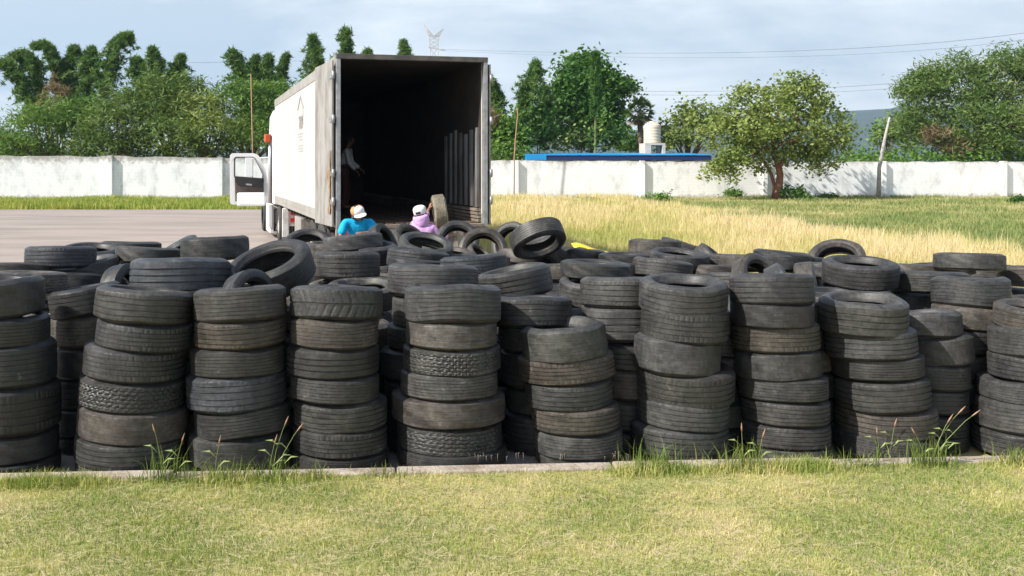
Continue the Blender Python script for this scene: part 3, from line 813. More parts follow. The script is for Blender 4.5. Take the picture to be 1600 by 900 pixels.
# doors folded back along both sides
def folded_door(side, ang):
    # local: hinge line at origin, leaf runs along +y, outside towards -x (left) or +x
    s = -1 if side == 'l' else 1
    hx = -.055 if side == 'l' else WD + .055
    d = empty('rear_door', (hx, .02, 0), s * -ang)
    d.parent = TR
    m_ = MB().box((-.035, .02, Z0 - .02), (.0, 1.27, Z1 - .10))
    if s > 0: m_ = MB().box((0, .02, Z0 - .02), (.035, 1.27, Z1 - .10))
    lf = m_.build('door_leaf', M_GRIME, d, .008)
    m_ = MB()
    for y in (.35, 1.0): m_.tube([(-s * .022, y, Z0), (-s * .022, y, Z1 - .14)], .012, 8)
    for y in (.35, 1.0):
        for z in (Z0 + .2, 2.0, 2.7, Z1 - .35): m_.box((min(-s*.034, -s*.002), y - .03, z), (max(-s*.034, -s*.002), y + .03, z + .07))
    m_.build('lock_rod', M_STEEL, d)
    for z in (Z0 + .35, 1.9, 2.8, Z1 - .4):
        hb = MB().box((min(0, s*.05), -.03, z), (max(0, s*.05), .13, z + .09)).tube([(s*.02, -.03, z - .02), (s*.02, -.03, z + .12)], .025, 8)
        hb.build('hinge', M_STEEL, d)
    if s < 0:
        rr = random.Random(4); poly = []
        for k in range(15): poly.append((.02 + rr.uniform(0, .03), 1.45 + k * .1))
        pts = [(-.048, .07 + rr.uniform(.03, .12) * (1 - abs(k - 6) / 8) + .10 * (k in (0, 1, 8, 9)), 1.28 + k * .075) for k in range(15)]
        back = [(-.05, .03 + rr.uniform(0, .03), p[2]) for p in pts]
        mm = MB(); n = len(pts)
        vs = pts + back + [(x - .012, y, z) for x, y, z in pts] + [(x - .012, y, z) for x, y, z in back]
        fs = []
        for k in range(n - 1):
            fs += [(k, k+1, n+k+1, n+k), (2*n+k+1, 2*n+k, 3*n+k, 3*n+k+1), (k, 2*n+k, 2*n+k+1, k+1), (n+k, n+k+1, 3*n+k+1, 3*n+k)]
        mm.add(vs, fs); mm.build('torn_panel', M_WOOD, d)
folded_door('l', R(5))
folded_door('r', R(-2))
# faded print on the left side: a roof-shaped arrow, three letters and small lines
mk = MB()
yc = 5.0
mk.bar((-.004, yc - .50, 3.32), (-.004, yc, 3.60), .06, .012, (1,0,0)).bar((-.004, yc, 3.60), (-.004, yc + .50, 3.32), .06, .012, (1,0,0))
mk.bar((-.004, yc - .45, 3.33), (-.004, yc - .45, 2.95), .035, .012, (1,0,0))
part(mk, 'roof_emblem', M_MARK)
def lettering(txt, size, loc, m, parent, rot, name='lettering', sx=1.0):
    c = bpy.data.curves.new(name, 'FONT'); c.body = txt; c.size = size; c.extrude = .002; c.align_x = 'CENTER'
    tmp = bpy.data.objects.new(name, c); COL.objects.link(tmp)
    me = bpy.data.meshes.new_from_object(tmp.evaluated_get(bpy.context.evaluated_depsgraph_get())); bpy.data.objects.remove(tmp)
    me.materials.clear(); o = link(name, me, m)
    o.parent = parent; o.location = loc; o.rotation_euler = rot; o.scale = (sx, 1, 1)
    return o
# text on the left face reads from the cab side to the rear when seen from the left: its x axis runs along -y
lettering('TRB', .42, (-.006, yc - .02, 2.88), M_MARK, TR, (R(90), 0, R(-90)), sx=1.0)
mk = MB()
for z, a, b in ((2.76, .42, .40), (2.70, .30, .42), (2.63, .42, .25), (2.50, .40, .40), (2.44, .40, .40), (2.38, .40, .30)):
    y = yc - a
    while y < yc + b:
        w = .04 + .05 * ((y * 37) % 1)
        mk.box((-.006, y, z), (-.0015, y + w, z + .032)); y += w + .025
part(mk, 'small_print', mat('faint_print', (.40, .385, .37), .7))
# running gear
part(MB().box((.85, 1.0, Z0 - .36), (1.0, L_, Z0 - .052)).box((1.6, 1.0, Z0 - .36), (1.75, L_, Z0 - .052)), 'chassis_rail', M_BLACKM)
m_ = MB()
for k in range(18): m_.box((.06, .5 + k * .58, Z0 - .14), (WD - .06, .56 + k * .58, Z0 - .053))
part(m_, 'cross_member', M_BLACKM)
def wheel(x0, y, w=.56, r=.50, parent=TR):
    e = empty('wheel', (x0 + w/2, y, r)); e.parent = parent
    M = Matrix.Rotation(R(90), 4, 'Y')
    t = MB()
    for s in (-1, 1):
        c = s * w * .26
        pr = [(.28, c - .12), (.36, c - .135), (.46, c - .125), (.495, c - .10), (.50, c - .05), (.488, c - .045), (.488, c - .035), (.50, c - .03), (.50, c + .03), (.488, c + .035), (.488, c + .045), (.50, c + .05), (.495, c + .10), (.46, c + .125), (.36, c + .135), (.28, c + .12)]
        t.lathe(pr, 36, M)
    t.build('tyre', M_TYREB, e)
    rm = MB().lathe([(.0, -w*.16), (.12, -w*.18), (.15, -w*.10), (.24, -w*.12), (.285, -w*.46), (.29, -w*.46), (.29, w*.46), (.285, w*.46), (.24, w*.12), (.15, w*.1), (.12, w*.18), (0, w*.16)], 24, M)
    rm.build('rim', mat('wheel_white', (.5, .5, .48), .5, .3, noise=(6, (.25, .22, .19), .8)), e)
    return e
for y in (2.4, 3.65):
    wheel(.04, y); wheel(WD - .60, y)
    part(MB().tube([(.2, y, .5), (WD - .2, y, .5)], .07, 8), 'axle', M_BLACKM)
for x in (.05, WD - .65):
    m_ = MB(); 
    vs = [(x + .6 * i / 6, 1.72 + .03 * math.sin(i * 1.7 + j), .22 + .62 * j / 5) for j in range(6) for i in range(7)]
    vs2 = [(a, b + .012, c) for a, b, c in vs]
    fs = [(j*7+i, j*7+i+1, j*7+i+8, j*7+i+7) for j in range(5) for i in range(6)]
    fs += [tuple(q + 42 for q in reversed(f)) for f in fs]
    m_.add(vs + vs2, fs, True); part(m_, 'mudflap', M_MUD)
for x in (.30, WD - .42):
    m_ = MB().box((x, 8.2, .25), (x + .12, 8.32, Z0 - .05)).box((x - .06, 8.1, .18), (x + .18, 8.42, .25)).bar((x + .06, 8.3, .5), (x + .06, 9.2, Z0 - .1), .06)
    part(m_, 'landing_leg', M_GRIME)
# side toolbox under the rail
part(MB().box((.02, 5.2, .42), (.5, 6.3, .92)), 'pallet_box', M_GRIME, bevel=.02)
# ---- tractor
CY = L_ + .9
cabm = MB()
# cab body as a profile swept across: rear wall, roof fairing sloping forward, windscreen, bonnet
prof = [(CY, .95), (CY, 3.55), (CY + .5, 3.72), (CY + 1.4, 3.60), (CY + 1.75, 2.85), (CY + 2.3, 1.95), (CY + 3.7, 1.70), (CY + 3.95, 1.45), (CY + 4.0, .55), (CY + 2.6, .50), (CY + 2.55, .95)]
n = len(prof)
x0, x1 = .06, WD - .06
cabm.add([(x0, y, z) for y, z in prof] + [(x1, y, z) for y, z in prof], [tuple(range(n-1, -1, -1)), tuple(range(n, 2*n))] + [(i, (i+1) % n, (i+1) % n + n, i + n) for i in range(n)])
cab = part(cabm, 'cab', M_PAINTW, bevel=.06)
part(MB().box((x0 - .006, CY + .75, 1.15), (x0 + .02, CY + 1.75, 2.40)), 'dark_doorway_slab', M_PLASTIC, cab)  # solid black slab: the open doorway's shade is put into its colour
part(MB().add([(x0 + .25, CY + 1.42, 3.50), (x1 - .25, CY + 1.42, 3.50), (x1 - .2, CY + 1.765, 2.80), (x0 + .2, CY + 1.765, 2.80)], [(0,1,2,3)]).add([(x0 + .2, CY + 1.78, 2.80), (x1 - .2, CY + 1.78, 2.80), (x1 - .2, CY + 2.28, 1.99), (x0 + .2, CY + 2.28, 1.99)], [(0,1,2,3)]), 'windscreen', M_GLASS, cab)
part(MB().box((.3, CY - .55, .55), (WD - .3, CY + 3.6, .92)).box((.8, L_ - 2.5, .72), (1.8, CY, .95)), 'tractor_frame', M_BLACKM)
for y in (L_ - 1.9, L_ - .6): wheel(.02, y); wheel(WD - .58, y)
for x in (.02, WD - .34): wheel(x, CY + 3.0, .32)
# white fender and flap behind the drive wheels, with red reflectors
fm = MB().box((-.03, L_ - 2.62, .55), (.58, L_ - 2.58, 1.02)).box((-.06, L_ - 2.64, .28), (.10, L_ - 2.56, 1.0))
part(fm, 'fender_flap', mat('fender_white', (.70, .69, .67), .5, noise=(6, (.45, .42, .38), .8)), bevel=.01)
part(MB().box((.14, L_ - 2.655, .66), (.55, L_ - 2.622, .76)).box((.14, L_ - 2.655, .84), (.55, L_ - 2.622, .92)), 'reflector', M_REDL)
# exhaust stack with the orange heat shield cap
part(MB().tube([(-.06, CY - .18, 1.0), (-.06, CY - .18, 2.95)], .055, 12), 'exhaust_stack', mat('chrome_dull', (.5, .5, .5), .35, .7))
part(MB().box((-.23, CY - .30, 2.76), (-.05, CY - .06, 2.99)), 'marker_lamp', M_ORANGE, bevel=.02)
part(MB().tube([(.25, CY + .05, .62), (.25, CY + .1, .62), (.25, CY + 1.4, .62), (.25, CY + 1.45, .62)], [.2, .26, .26, .2], 20), 'fuel_tank', M_GRIME)
part(MB().box((-.06, CY - .1, .14), (.04, CY + 1.3, .96)).box((-.10, CY - .12, .30), (.0, CY - .10, .96)), 'step_fairing', mat('fairing_white', (.74, .73, .72), .4), bevel=.02)
part(MB().box((-.92, CY + 1.35, .86), (-.06, CY + 1.55, 1.27)), 'side_locker', M_PAINTW, bevel=.06)
# ---- open driver's door: hinged at the front of the opening, swung out to the left
DD = empty('cab_door', (x0 - .02, CY + 1.80, 0), 0); DD.parent = TR
Ldoor = 1.16
dang = R(4)
def dpt(u, w, z): return (-u * math.cos(dang) , -u * math.sin(dang) + w, z)
out_ = [(0, .92), (Ldoor, .92), (Ldoor, 2.30), (Ldoor - .06, 2.40), (Ldoor - .6, 2.46), (.42, 2.40), (.30, 2.28), (0, 1.72)]
# outline seen from behind: window with slanted front edge; hinge side at the right
outline = [(0, .92), (Ldoor - .05, .90), (Ldoor, .98), (Ldoor, 2.40), (Ldoor - .06, 2.47), (.42, 2.47), (.28, 2.40), (.05, 1.90), (0, 1.70)]
win = [(.16, 1.68), (Ldoor - .12, 1.75), (Ldoor - .12, 2.30), (Ldoor - .17, 2.36), (.46, 2.36), (.40, 2.33), (.14, 1.80)]
def ring(outl, inn, w0, w1, name, m, parent):
    bm = bmesh.new()
    N_ = 64
    def samp(poly):
        P = [Vector((a, b)) for a, b in poly]; Ls = [(P[(i+1) % len(P)] - P[i]).length for i in range(len(P))]; tot = sum(Ls)
        res = []
        for k in range(N_):
            d = tot * k / N_; i = 0
            while d > Ls[i] and i < len(P) - 1: d -= Ls[i]; i += 1
            res.append(P[i].lerp(P[(i+1) % len(P)], min(1, d / Ls[i])))
        return res
    cx = sum(a for a, b in inn)/len(inn); cz = sum(b for a, b in inn)/len(inn)
    A = samp(outl)
    B_ = samp(inn)
    # match by angle
    key = lambda p: math.atan2(p.y - cz, p.x - cx)
    A.sort(key=key); B_.sort(key=key)
    rows = []
    for pts, w in ((A, w0), (B_, w0), (B_, w1), (A, w1)): rows.append([bm.verts.new(dpt(p.x, w, p.y)) for p in pts])
    for a, b in ((0, 1), (1, 2), (2, 3), (3, 0)):
        for k in range(N_):
            k2 = (k+1) % N_
            bm.faces.new((rows[a][k], rows[a][k2], rows[b][k2], rows[b][k]))
    bmesh.ops.recalc_face_normals(bm, faces=bm.faces)
    me = bpy.data.meshes.new(name); bm.to_mesh(me); bm.free()
    return link(name, me, m, parent)
skin = ring(outline, win, 0, .05, 'door_skin', M_PAINTW, DD)
inn2 = [(.12, 1.00), (Ldoor - .16, 1.00), (Ldoor - .14, 1.74), (.14, 1.68)]
tr_ = MB()
tr_.add([dpt(u, -.03, z) for u, z in inn2] + [dpt(u, .0, z) for u, z in inn2], [(0,1,2,3), (7,6,5,4), (0,4,5,1), (1,5,6,2), (2,6,7,3), (3,7,4,0)])
tr_.build('door_trim', M_TRIM, DD, .01)
up = [(.14, 1.42), (Ldoor - .26, 1.48), (Ldoor - .16, 1.60), (Ldoor - .13, 1.77), (.13, 1.70)]
uu = MB(); k = len(up)
uu.add([dpt(u, -.07, z) for u, z in up] + [dpt(u, -.031, z) for u, z in up], [tuple(range(k)), tuple(range(2*k-1, k-1, -1))] + [(i, i+k, (i+1) % k+k, (i+1) % k) for i in range(k)])
uu.build('arm_rest', M_PLASTIC, DD, .015)
MB().bar(dpt(.5, -.085, 1.50), dpt(.68, -.085, 1.52), .025, .05).build('door_handle', M_STEEL, DD)
gl = MB().add([dpt(u, .02, z) for u, z in win], [tuple(range(len(win)))]); gl.build('window_pane', M_GLASS, DD)
sb = MB(); 
sb_out = [(u * .985 + .01, z) for u, z in outline]
ring([(a, b) for a, b in win], [(.5 + (a - .5) * .93, 2.03 + (b - 2.03) * .93) for a, b in win], -.02, 0, 'window_frame', M_PLASTIC, DD)
# side mirror seen through the window
part(MB().box((-.62, CY + 2.15, 1.75), (-.40, CY + 2.25, 2.35)).bar((-.5, CY + 2.2, 2.3), (.1, CY + 2.0, 2.35), .03), 'side_mirror', M_PAINTW, bevel=.03)

# ------------------------------------------------------------------ people
M_SKIN = mat('skin', (.27, .135, .085), .55)
def skin_mesh(name, joints, edges, m, parent, root=0, levels=2):
    """One continuous skinned surface over a skeleton: joints [(co, radius or (rx, ry))]."""
    me = bpy.data.meshes.new(name)
    me.from_pydata([j[0] for j in joints], edges, [])
    o = link(name, me, m, parent)
    md = o.modifiers.new('skin', 'SKIN'); md.use_smooth_shade = True; md.branch_smoothing = .6
    sv = me.skin_vertices[0].data
    for i, j in enumerate(joints):
        r = j[1]; sv[i].radius = r if isinstance(r, tuple) else (r, r)
        sv[i].use_root = (i == root)
    sd = o.modifiers.new('sub', 'SUBSURF'); sd.levels = levels; sd.render_levels = levels
    return o

def chain(pts, rads, start=None, J=None, E=None):
    idx = []
    for p, r in zip(pts, rads):
        J.append((p, r)); idx.append(len(J) - 1)
    if start is not None: E.append((start, idx[0]))
    for a, b in zip(idx[:-1], idx[1:]): E.append((a, b))
    return idx

def person(label, loc, P, colors, head_dir, cap=None, long_sleeve=True, hood=False):
    """P: joint positions in local coordinates; the body with head and hands is one mesh, clothes are children."""
    root = empty('person', loc); tag(root, label, 'person', 'workers loading tyres')
    V3 = Vector
    J, E = [], []
    pel = V3(P['pelvis']); chest = V3(P['chest']); neck = V3(P['neck']); head = V3(P['head'])
    hd = V3(head_dir).normalized()
    J.append((pel, .095))
    tor = chain([pel.lerp(chest, .5), chest, neck.lerp(chest, .15), neck.lerp(head, .35)], [.09, .095, .060, .052], 0, J, E)
    hb = chain([head - (head - neck).normalized() * .045, head + (head - neck).normalized() * .055], [(.078, .085), (.075, .088)], tor[-1], J, E)
    for s in ('l', 'r'):
        sh, el, wr = V3(P['sh_' + s]), V3(P['el_' + s]), V3(P['wr_' + s])
        a = chain([sh, sh.lerp(el, .5), el, el.lerp(wr, .55), wr], [.045, .042, .038, .035, .026], tor[1], J, E)
        # hand: palm, four fingers, thumb
        d = (wr - el).normalized(); gr = V3(P.get('grip_' + s, (0, 0, -1)))
        sd = d.cross(gr)
        if sd.length < .05: sd = d.cross(V3((1, 0, .2)))
        sd.normalize(); gr = sd.cross(d) * -1 if sd.cross(d).dot(gr) < 0 else sd.cross(d)
        palm = chain([wr + d * .045, wr + d * .08], [(.034, .018), (.036, .016)], a[-1], J, E)
        for k, ln in ((-1.5, .062), (-.5, .075), (.5, .072), (1.5, .055)):
            b0 = wr + d * .085 + sd * (k * .019)
            chain([b0 + d * ln * .4, b0 + d * ln * .75 + gr * ln * .35, b0 + d * ln * .8 + gr * ln * .75], [.009, .0085, .007], palm[1], J, E)
        chain([wr + d * .05 + sd * -.038, wr + d * .085 + sd * -.05 + gr * .02], [.011, .009], palm[0], J, E)
        hp, kn, an = V3(P['hip_' + s]), V3(P['kn_' + s]), V3(P['an_' + s])
        chain([hp, hp.lerp(kn, .5), kn, kn.lerp(an, .4), an, an + V3(P.get('toe', (0, -.14, 0))) + V3((0, 0, -.05))], [.085, .075, .055, .052, .036, .034], 0, J, E)
    # nose, chin, ears
    upv = (head - neck).normalized(); upv = (upv - hd * upv.dot(hd)).normalized(); rt = hd.cross(upv)
    chain([head + hd * .098 - upv * .008], [.012], hb[1], J, E)
    chain([head + hd * .075 - upv * .075], [.03], hb[0], J, E)
    body = skin_mesh('body', J, E, colors['skin'], root)
    for s in (-1, 1):
        ea = MB().lathe([(0, .012), (.018, .010), (.027, 0), (.018, -.010), (0, -.012)], 12, Matrix.Translation(head + rt * s * .084 - upv * .01 - hd * .005) @ Matrix.Rotation(R(90), 4, rt.cross(hd)) )
        ea.build('ear', colors['skin'], root)
        ey = MB().lathe([(0, .011), (.008, .008), (.011, 0), (.008, -.008), (0, -.011)], 10, Matrix.Translation(head + rt * s * .032 + hd * .078 + upv * .012))
        ey.build('eye', mat('eye_dark', (.02, .015, .012), .2), root)
    mo = MB().bar(head + hd * .086 - upv * .045 - rt * .022, head + hd * .086 - upv * .045 + rt * .022, .010, .012); mo.build('mouth', mat('lips', (.20, .07, .055), .5), root)
    # hair under the cap
    Mh = Matrix.Translation(head + upv * .012 - hd * .008) @ Matrix((rt, hd, upv)).transposed().to_4x4()
    hr = MB().lathe([(.099, -.055), (.1005, -.02), (.099, .03), (.088, .075), (.06, .105), (.025, .118), (0, .12)], 24, Mh, R(150), R(390))
    if not hood: hr.build('hair', mat('black_hair', (.015, .012, .010), .6), root)
    # shirt: over torso and arms
    J, E = [], []
    J.append((pel + (chest - pel) * .05, .125))
    t = chain([pel.lerp(chest, .5), chest, neck.lerp(chest, .22)], [.14, .155, .092], 0, J, E)
    for s in ('l', 'r'):
        sh, el, wr = V3(P['sh_' + s]), V3(P['el_' + s]), V3(P['wr_' + s])
        if long_sleeve: chain([sh, sh.lerp(el, .5), el, el.lerp(wr, .6), el.lerp(wr, .93)], [.072, .064, .056, .05, .043], t[1], J, E)
        else: chain([sh, sh.lerp(el, .5), sh.lerp(el, .9)], [.082, .076, .066], t[1], J, E)
    sh_ = skin_mesh('shirt', J, E, colors['shirt'], root)
    if hood:
        M = Matrix.Translation(neck.lerp(head, .22)) @ Matrix((rt, hd, upv)).transposed().to_4x4()
        MB().lathe([(.11, -.10), (.125, -.04), (.122, .02), (.108, .06), (.098, .05), (.10, -.02)], 24, M, R(130), R(410)).build('hood', colors['shirt'], root)
    J, E = [], []
    J.append((pel + V3((0, 0, .02)), .128))
    for s in ('l', 'r'):
        hp, kn, an = V3(P['hip_' + s]), V3(P['kn_' + s]), V3(P['an_' + s])
        chain([hp, hp.lerp(kn, .5), kn, kn.lerp(an, .5), an], [.10, .09, .073, .066, .06], 0, J, E)
    skin_mesh('trousers', J, E, colors['trousers'], root)
    for s in ('l', 'r'):
        an = V3(P['an_' + s]); tv = V3(P.get('toe', (0, -.14, 0)))
        skin_mesh('shoe', [(an + V3((0, 0, -.05)) - tv * .25, (.04, .035)), (an + tv * .5 + V3((0, 0, -.055)), (.045, .03)), (an + tv + V3((0, 0, -.06)), (.035, .025))], [(0, 1), (1, 2)], mat('work_shoe', (.03, .026, .022), .6), root)
    if cap:
        Mc = Matrix.Translation(head + upv * .045) @ Matrix((rt, hd, upv)).transposed().to_4x4()
        crown = [(.100, -.012), (.102, .012), (.097, .040), (.078, .066), (.044, .081), (0, .085)]
        front, back = cap
        MB().lathe(crown, 20, Mc, R(30), R(150)).build('cap_front', front, root)
        MB().lathe(([(.092, -.050), (.098, -.035)] if hood else [(.097, -.03)]) + crown, 28, Mc, R(150), R(390)).build('cap_back', back, root)
        if hood:
            MB().lathe([(.1015, -.040), (.1045, -.030), (.1045, -.012), (.1015, -.004)], 12, Mc, R(247), R(293)).build('cap_opening', M_PLASTIC, root)
        br = MB(); N_ = 14
        vs = []
        for j in range(4):
            for k in range(N_ + 1):
                a = R(22) + (R(158) - R(22)) * k / N_
                ext = .075 * math.sin(math.pi * k / N_) ** .6 * j / 3
                x, y = (.103 * math.cos(a)), (.103 * math.sin(a) + ext)
                vs.append(Mc @ V3((x, y, -.008 - .022 * j / 3 - .02 * (abs(x) / .103) ** 2)))
        fs = [(j*(N_+1)+k, j*(N_+1)+k+1, (j+1)*(N_+1)+k+1, (j+1)*(N_+1)+k) for j in range(3) for k in range(N_)]
        nv = len(vs); up_ = [v + upv * .006 for v in vs]
        br.add(vs + up_, fs + [tuple(q + nv for q in reversed(f)) for f in fs], True)
        br.build('cap_brim', front, root)
    return root

M_BLUE = mat('blue_shirt', (.0, .36, .66), .8, noise=(8, (.0, .28, .56), .5), bump=(9, 1.2))
M_PINK = mat('pink_hoodie', (.58, .34, .62), .85, noise=(8, (.48, .26, .52), .6), bump=(9, 1.3))
M_WSHIRT = mat('white_shirt', (.80, .82, .86), .8, bump=(14, .4))
M_JEAN = mat('dark_trousers', (.035, .035, .05), .85)
M_MAROON = mat('maroon_trousers', (.10, .035, .035), .85)
M_CAPO = mat('cap_orange', (.55, .26, .12), .8)
M_CAPW = mat('cap_white', (.78, .77, .76), .8)
# man in blue, bending over the heap towards the camera
ppm = F / 13.55
hx, hz = (558 - PX0) / ppm, EYE - (337 - PY0) / ppm
person('man in bright blue shirt and orange-backed white cap bending over the tyres', (hx, 13.8, 0), dict(
    pelvis=(.0, .16, .88), chest=(-.01, -.06, 1.17), neck=(-.005, -.11, 1.29), head=(.01, -.19, hz + .02),
    sh_l=(-.185, -.07, 1.25), el_l=(-.25, -.20, 1.02), wr_l=(-.14, -.42, .98), sh_r=(.185, -.07, 1.25), el_r=(.27, -.20, 1.09), wr_r=(.11, -.36, 1.10),
    grip_l=(.3, 0, -1), grip_r=(-.4, 0, -1),
    hip_l=(-.1, .24, .84), kn_l=(-.12, .18, .46), an_l=(-.13, .26, .09), hip_r=(.1, .24, .84), kn_r=(.12, .15, .46), an_r=(.14, .24, .09)),
    dict(skin=M_SKIN, shirt=M_BLUE, trousers=M_JEAN), (.55, -.75, -.22), cap=(M_CAPW, M_CAPO), long_sleeve=False)
# woman in pink, back to the camera, lifting a tyre towards the trailer
ppm = F / 13.9
wx, wz = (657 - PX0) / ppm, EYE - (334 - PY0) / ppm
person('person in pink hoodie and white cap, back turned, lifting a tyre into the trailer', (wx, 13.9, 0), dict(
    pelvis=(.03, -.02, .78), chest=(.03, .0, 1.10), neck=(.01, .0, 1.25), head=(.0, .03, wz),
    sh_l=(-.15, .02, 1.19), el_l=(.04, .26, 1.20), wr_l=(.13, .30, 1.40), sh_r=(.19, .0, 1.16), el_r=(.30, .02, .97), wr_r=(.42, .13, 1.03),
    grip_l=(.6, .3, .3), grip_r=(.3, .6, .3),
    hip_l=(-.08, -.02, .76), kn_l=(-.1, .08, .42), an_l=(-.1, -.02, .09), hip_r=(.13, -.02, .76), kn_r=(.16, .08, .42), an_r=(.16, -.02, .09), toe=(0, .14, 0)),
    dict(skin=M_SKIN, shirt=M_PINK, trousers=M_JEAN), (.35, .9, .1), cap=(M_CAPW, M_CAPW), hood=True)
tyre(at(687, 14.05, 331), (1, .02, .13), .53, .20, 'fine_rib', 't', 'pale dusty tyre held upright by the person in pink', 'tyres heaped behind the stacked rows')
# man standing inside the trailer on its left
c = at(541, 20.6)
person('man in white shirt and dark red trousers standing in the dark trailer', (c.x, c.y, Z0 + .02), dict(
    pelvis=(-.04, .0, .90), chest=(.0, -.02, 1.24), neck=(.05, -.03, 1.41), head=(.10, -.04, 1.54),
    sh_l=(.02, -.19, 1.33), el_l=(.08, -.24, 1.04), wr_l=(.22, -.20, .88), sh_r=(.04, .16, 1.33), el_r=(.12, .2, 1.05), wr_r=(.30, .14, .92),
    hip_l=(-.05, -.1, .88), kn_l=(.0, -.11, .48), an_l=(-.06, -.11, .09), hip_r=(-.05, .1, .88), kn_r=(.03, .11, .48), an_r=(-.02, .11, .09), toe=(.14, 0, 0)),
    dict(skin=M_SKIN, shirt=M_WSHIRT, trousers=M_MAROON), (.9, -.15, -.35))

# ------------------------------------------------------------------ perimeter wall
def wall_y(X):                 # the wall runs slightly away to the right
    return 57.5 + (X + 25) * .075
M_WALL = bpy.data.materials.new('limewashed_wall'); M_WALL.use_nodes = True
def _wall():
    N, L = M_WALL.node_tree.nodes, M_WALL.node_tree.links
    b = N['Principled BSDF']; b.inputs['Roughness'].default_value = .9; b.inputs['Specular IOR Level'].default_value = .2
    t = N.new('ShaderNodeTexCoord')
    sw = N.new('ShaderNodeVectorMath'); sw.operation = 'MULTIPLY'; sw.inputs[1].default_value = (1, 1, 1)
    sep = N.new('ShaderNodeSeparateXYZ'); L.new(t.outputs['Object'], sep.inputs[0])
    cm = N.new('ShaderNodeCombineXYZ'); L.new(sep.outputs['X'], cm.inputs['X']); L.new(sep.outputs['Z'], cm.inputs['Y'])
    br = N.new('ShaderNodeTexBrick'); br.inputs['Scale'].default_value = 1; br.inputs['Brick Width'].default_value = .42; br.inputs['Row Height'].default_value = .21
    br.inputs['Mortar Size'].default_value = .012; br.inputs['Color1'].default_value = (1, 1, 1, 1); br.inputs['Color2'].default_value = (.965, .965, .96, 1); br.inputs['Mortar'].default_value = (.86, .85, .83, 1)
    L.new(cm.outputs[0], br.inputs['Vector'])
    st = N.new('ShaderNodeTexNoise'); st.inputs['Scale'].default_value = .9; st.inputs['Detail'].default_value = 9; st.inputs['Roughness'].default_value = .68
    mp_ = N.new('ShaderNodeMapping'); mp_.inputs['Scale'].default_value = (1.3, 1, .75); L.new(t.outputs['Object'], mp_.inputs['Vector']); L.new(mp_.outputs[0], st.inputs['Vector'])
    r1 = N.new('ShaderNodeMapRange'); r1.inputs['From Min'].default_value = .50; r1.inputs['From Max'].default_value = .74; r1.inputs['To Max'].default_value = .75; L.new(st.outputs['Fac'], r1.inputs['Value'])
    # weathering: grey along the top and foot of the wall, broken up by noise
    s2 = N.new('ShaderNodeTexNoise'); s2.inputs['Scale'].default_value = 3.2; s2.inputs['Detail'].default_value = 8; s2.inputs['Roughness'].default_value = .7; L.new(t.outputs['Object'], s2.inputs['Vector'])
    tz = N.new('ShaderNodeMapRange'); tz.inputs['From Min'].default_value = 1.95; tz.inputs['From Max'].default_value = 2.6; L.new(sep.outputs['Z'], tz.inputs['Value'])
    fz = N.new('ShaderNodeMapRange'); fz.inputs['From Min'].default_value = .45; fz.inputs['From Max'].default_value = .0; L.new(sep.outputs['Z'], fz.inputs['Value'])
    ad = N.new('ShaderNodeMath'); ad.operation = 'ADD'; L.new(tz.outputs[0], ad.inputs[0]); L.new(fz.outputs[0], ad.inputs[1])
    ml = N.new('ShaderNodeMath'); ml.operation = 'MULTIPLY_ADD'; ml.inputs[1].default_value = .42; L.new(ad.outputs[0], ml.inputs[0]); L.new(s2.outputs['Fac'], ml.inputs[2])
    r2 = N.new('ShaderNodeMapRange'); r2.inputs['From Min'].default_value = .66; r2.inputs['From Max'].default_value = .92; r2.inputs['To Max'].default_value = .8; L.new(ml.outputs[0], r2.inputs['Value'])
    x0 = N.new('ShaderNodeMixRGB'); x0.blend_type = 'MULTIPLY'; x0.inputs['Fac'].default_value = .45; x0.inputs['Color1'].default_value = (.86, .865, .87, 1); L.new(br.outputs['Color'], x0.inputs['Color2'])
    x1 = N.new('ShaderNodeMixRGB'); x1.inputs['Color2'].default_value = (.40, .41, .42, 1); L.new(r1.outputs[0], x1.inputs['Fac']); L.new(x0.outputs[0], x1.inputs['Color1'])
    x2 = N.new('ShaderNodeMixRGB'); x2.inputs['Color2'].default_value = (.30, .27, .235, 1); L.new(r2.outputs[0], x2.inputs['Fac']); L.new(x1.outputs[0], x2.inputs['Color1'])
    L.new(x2.outputs[0], b.inputs['Base Color'])
    bp = N.new('ShaderNodeBump'); bp.inputs['Strength'].default_value = .18; bp.inputs['Distance'].default_value = .015; L.new(br.outputs['Fac'], bp.inputs['Height']); bp.invert = True
    L.new(bp.outputs['Normal'], b.inputs['Normal'])
_wall()
PWALL = empty('perimeter_wall', (0, 0, 0)); tag(PWALL, 'long whitewashed block wall with pilasters closing the yard', 'wall')
pil_px = [-250, -40, 173, 345, 560, 700, 806, 1003, 1194, 1379, 1567, 1760, 1950]
tops = [2.72, 2.72, 2.70, 2.60, 2.5, 2.48, 2.43, 2.40, 2.38, 2.38, 2.38, 2.38, 2.38]
def wall_x(px):               # X where a column of the photo meets the wall line
    u = (px - PX0) / F
    return u * (57.5 + 25 * .075) / (1 - u * .075)
wx_ = [wall_x(p) for p in pil_px]
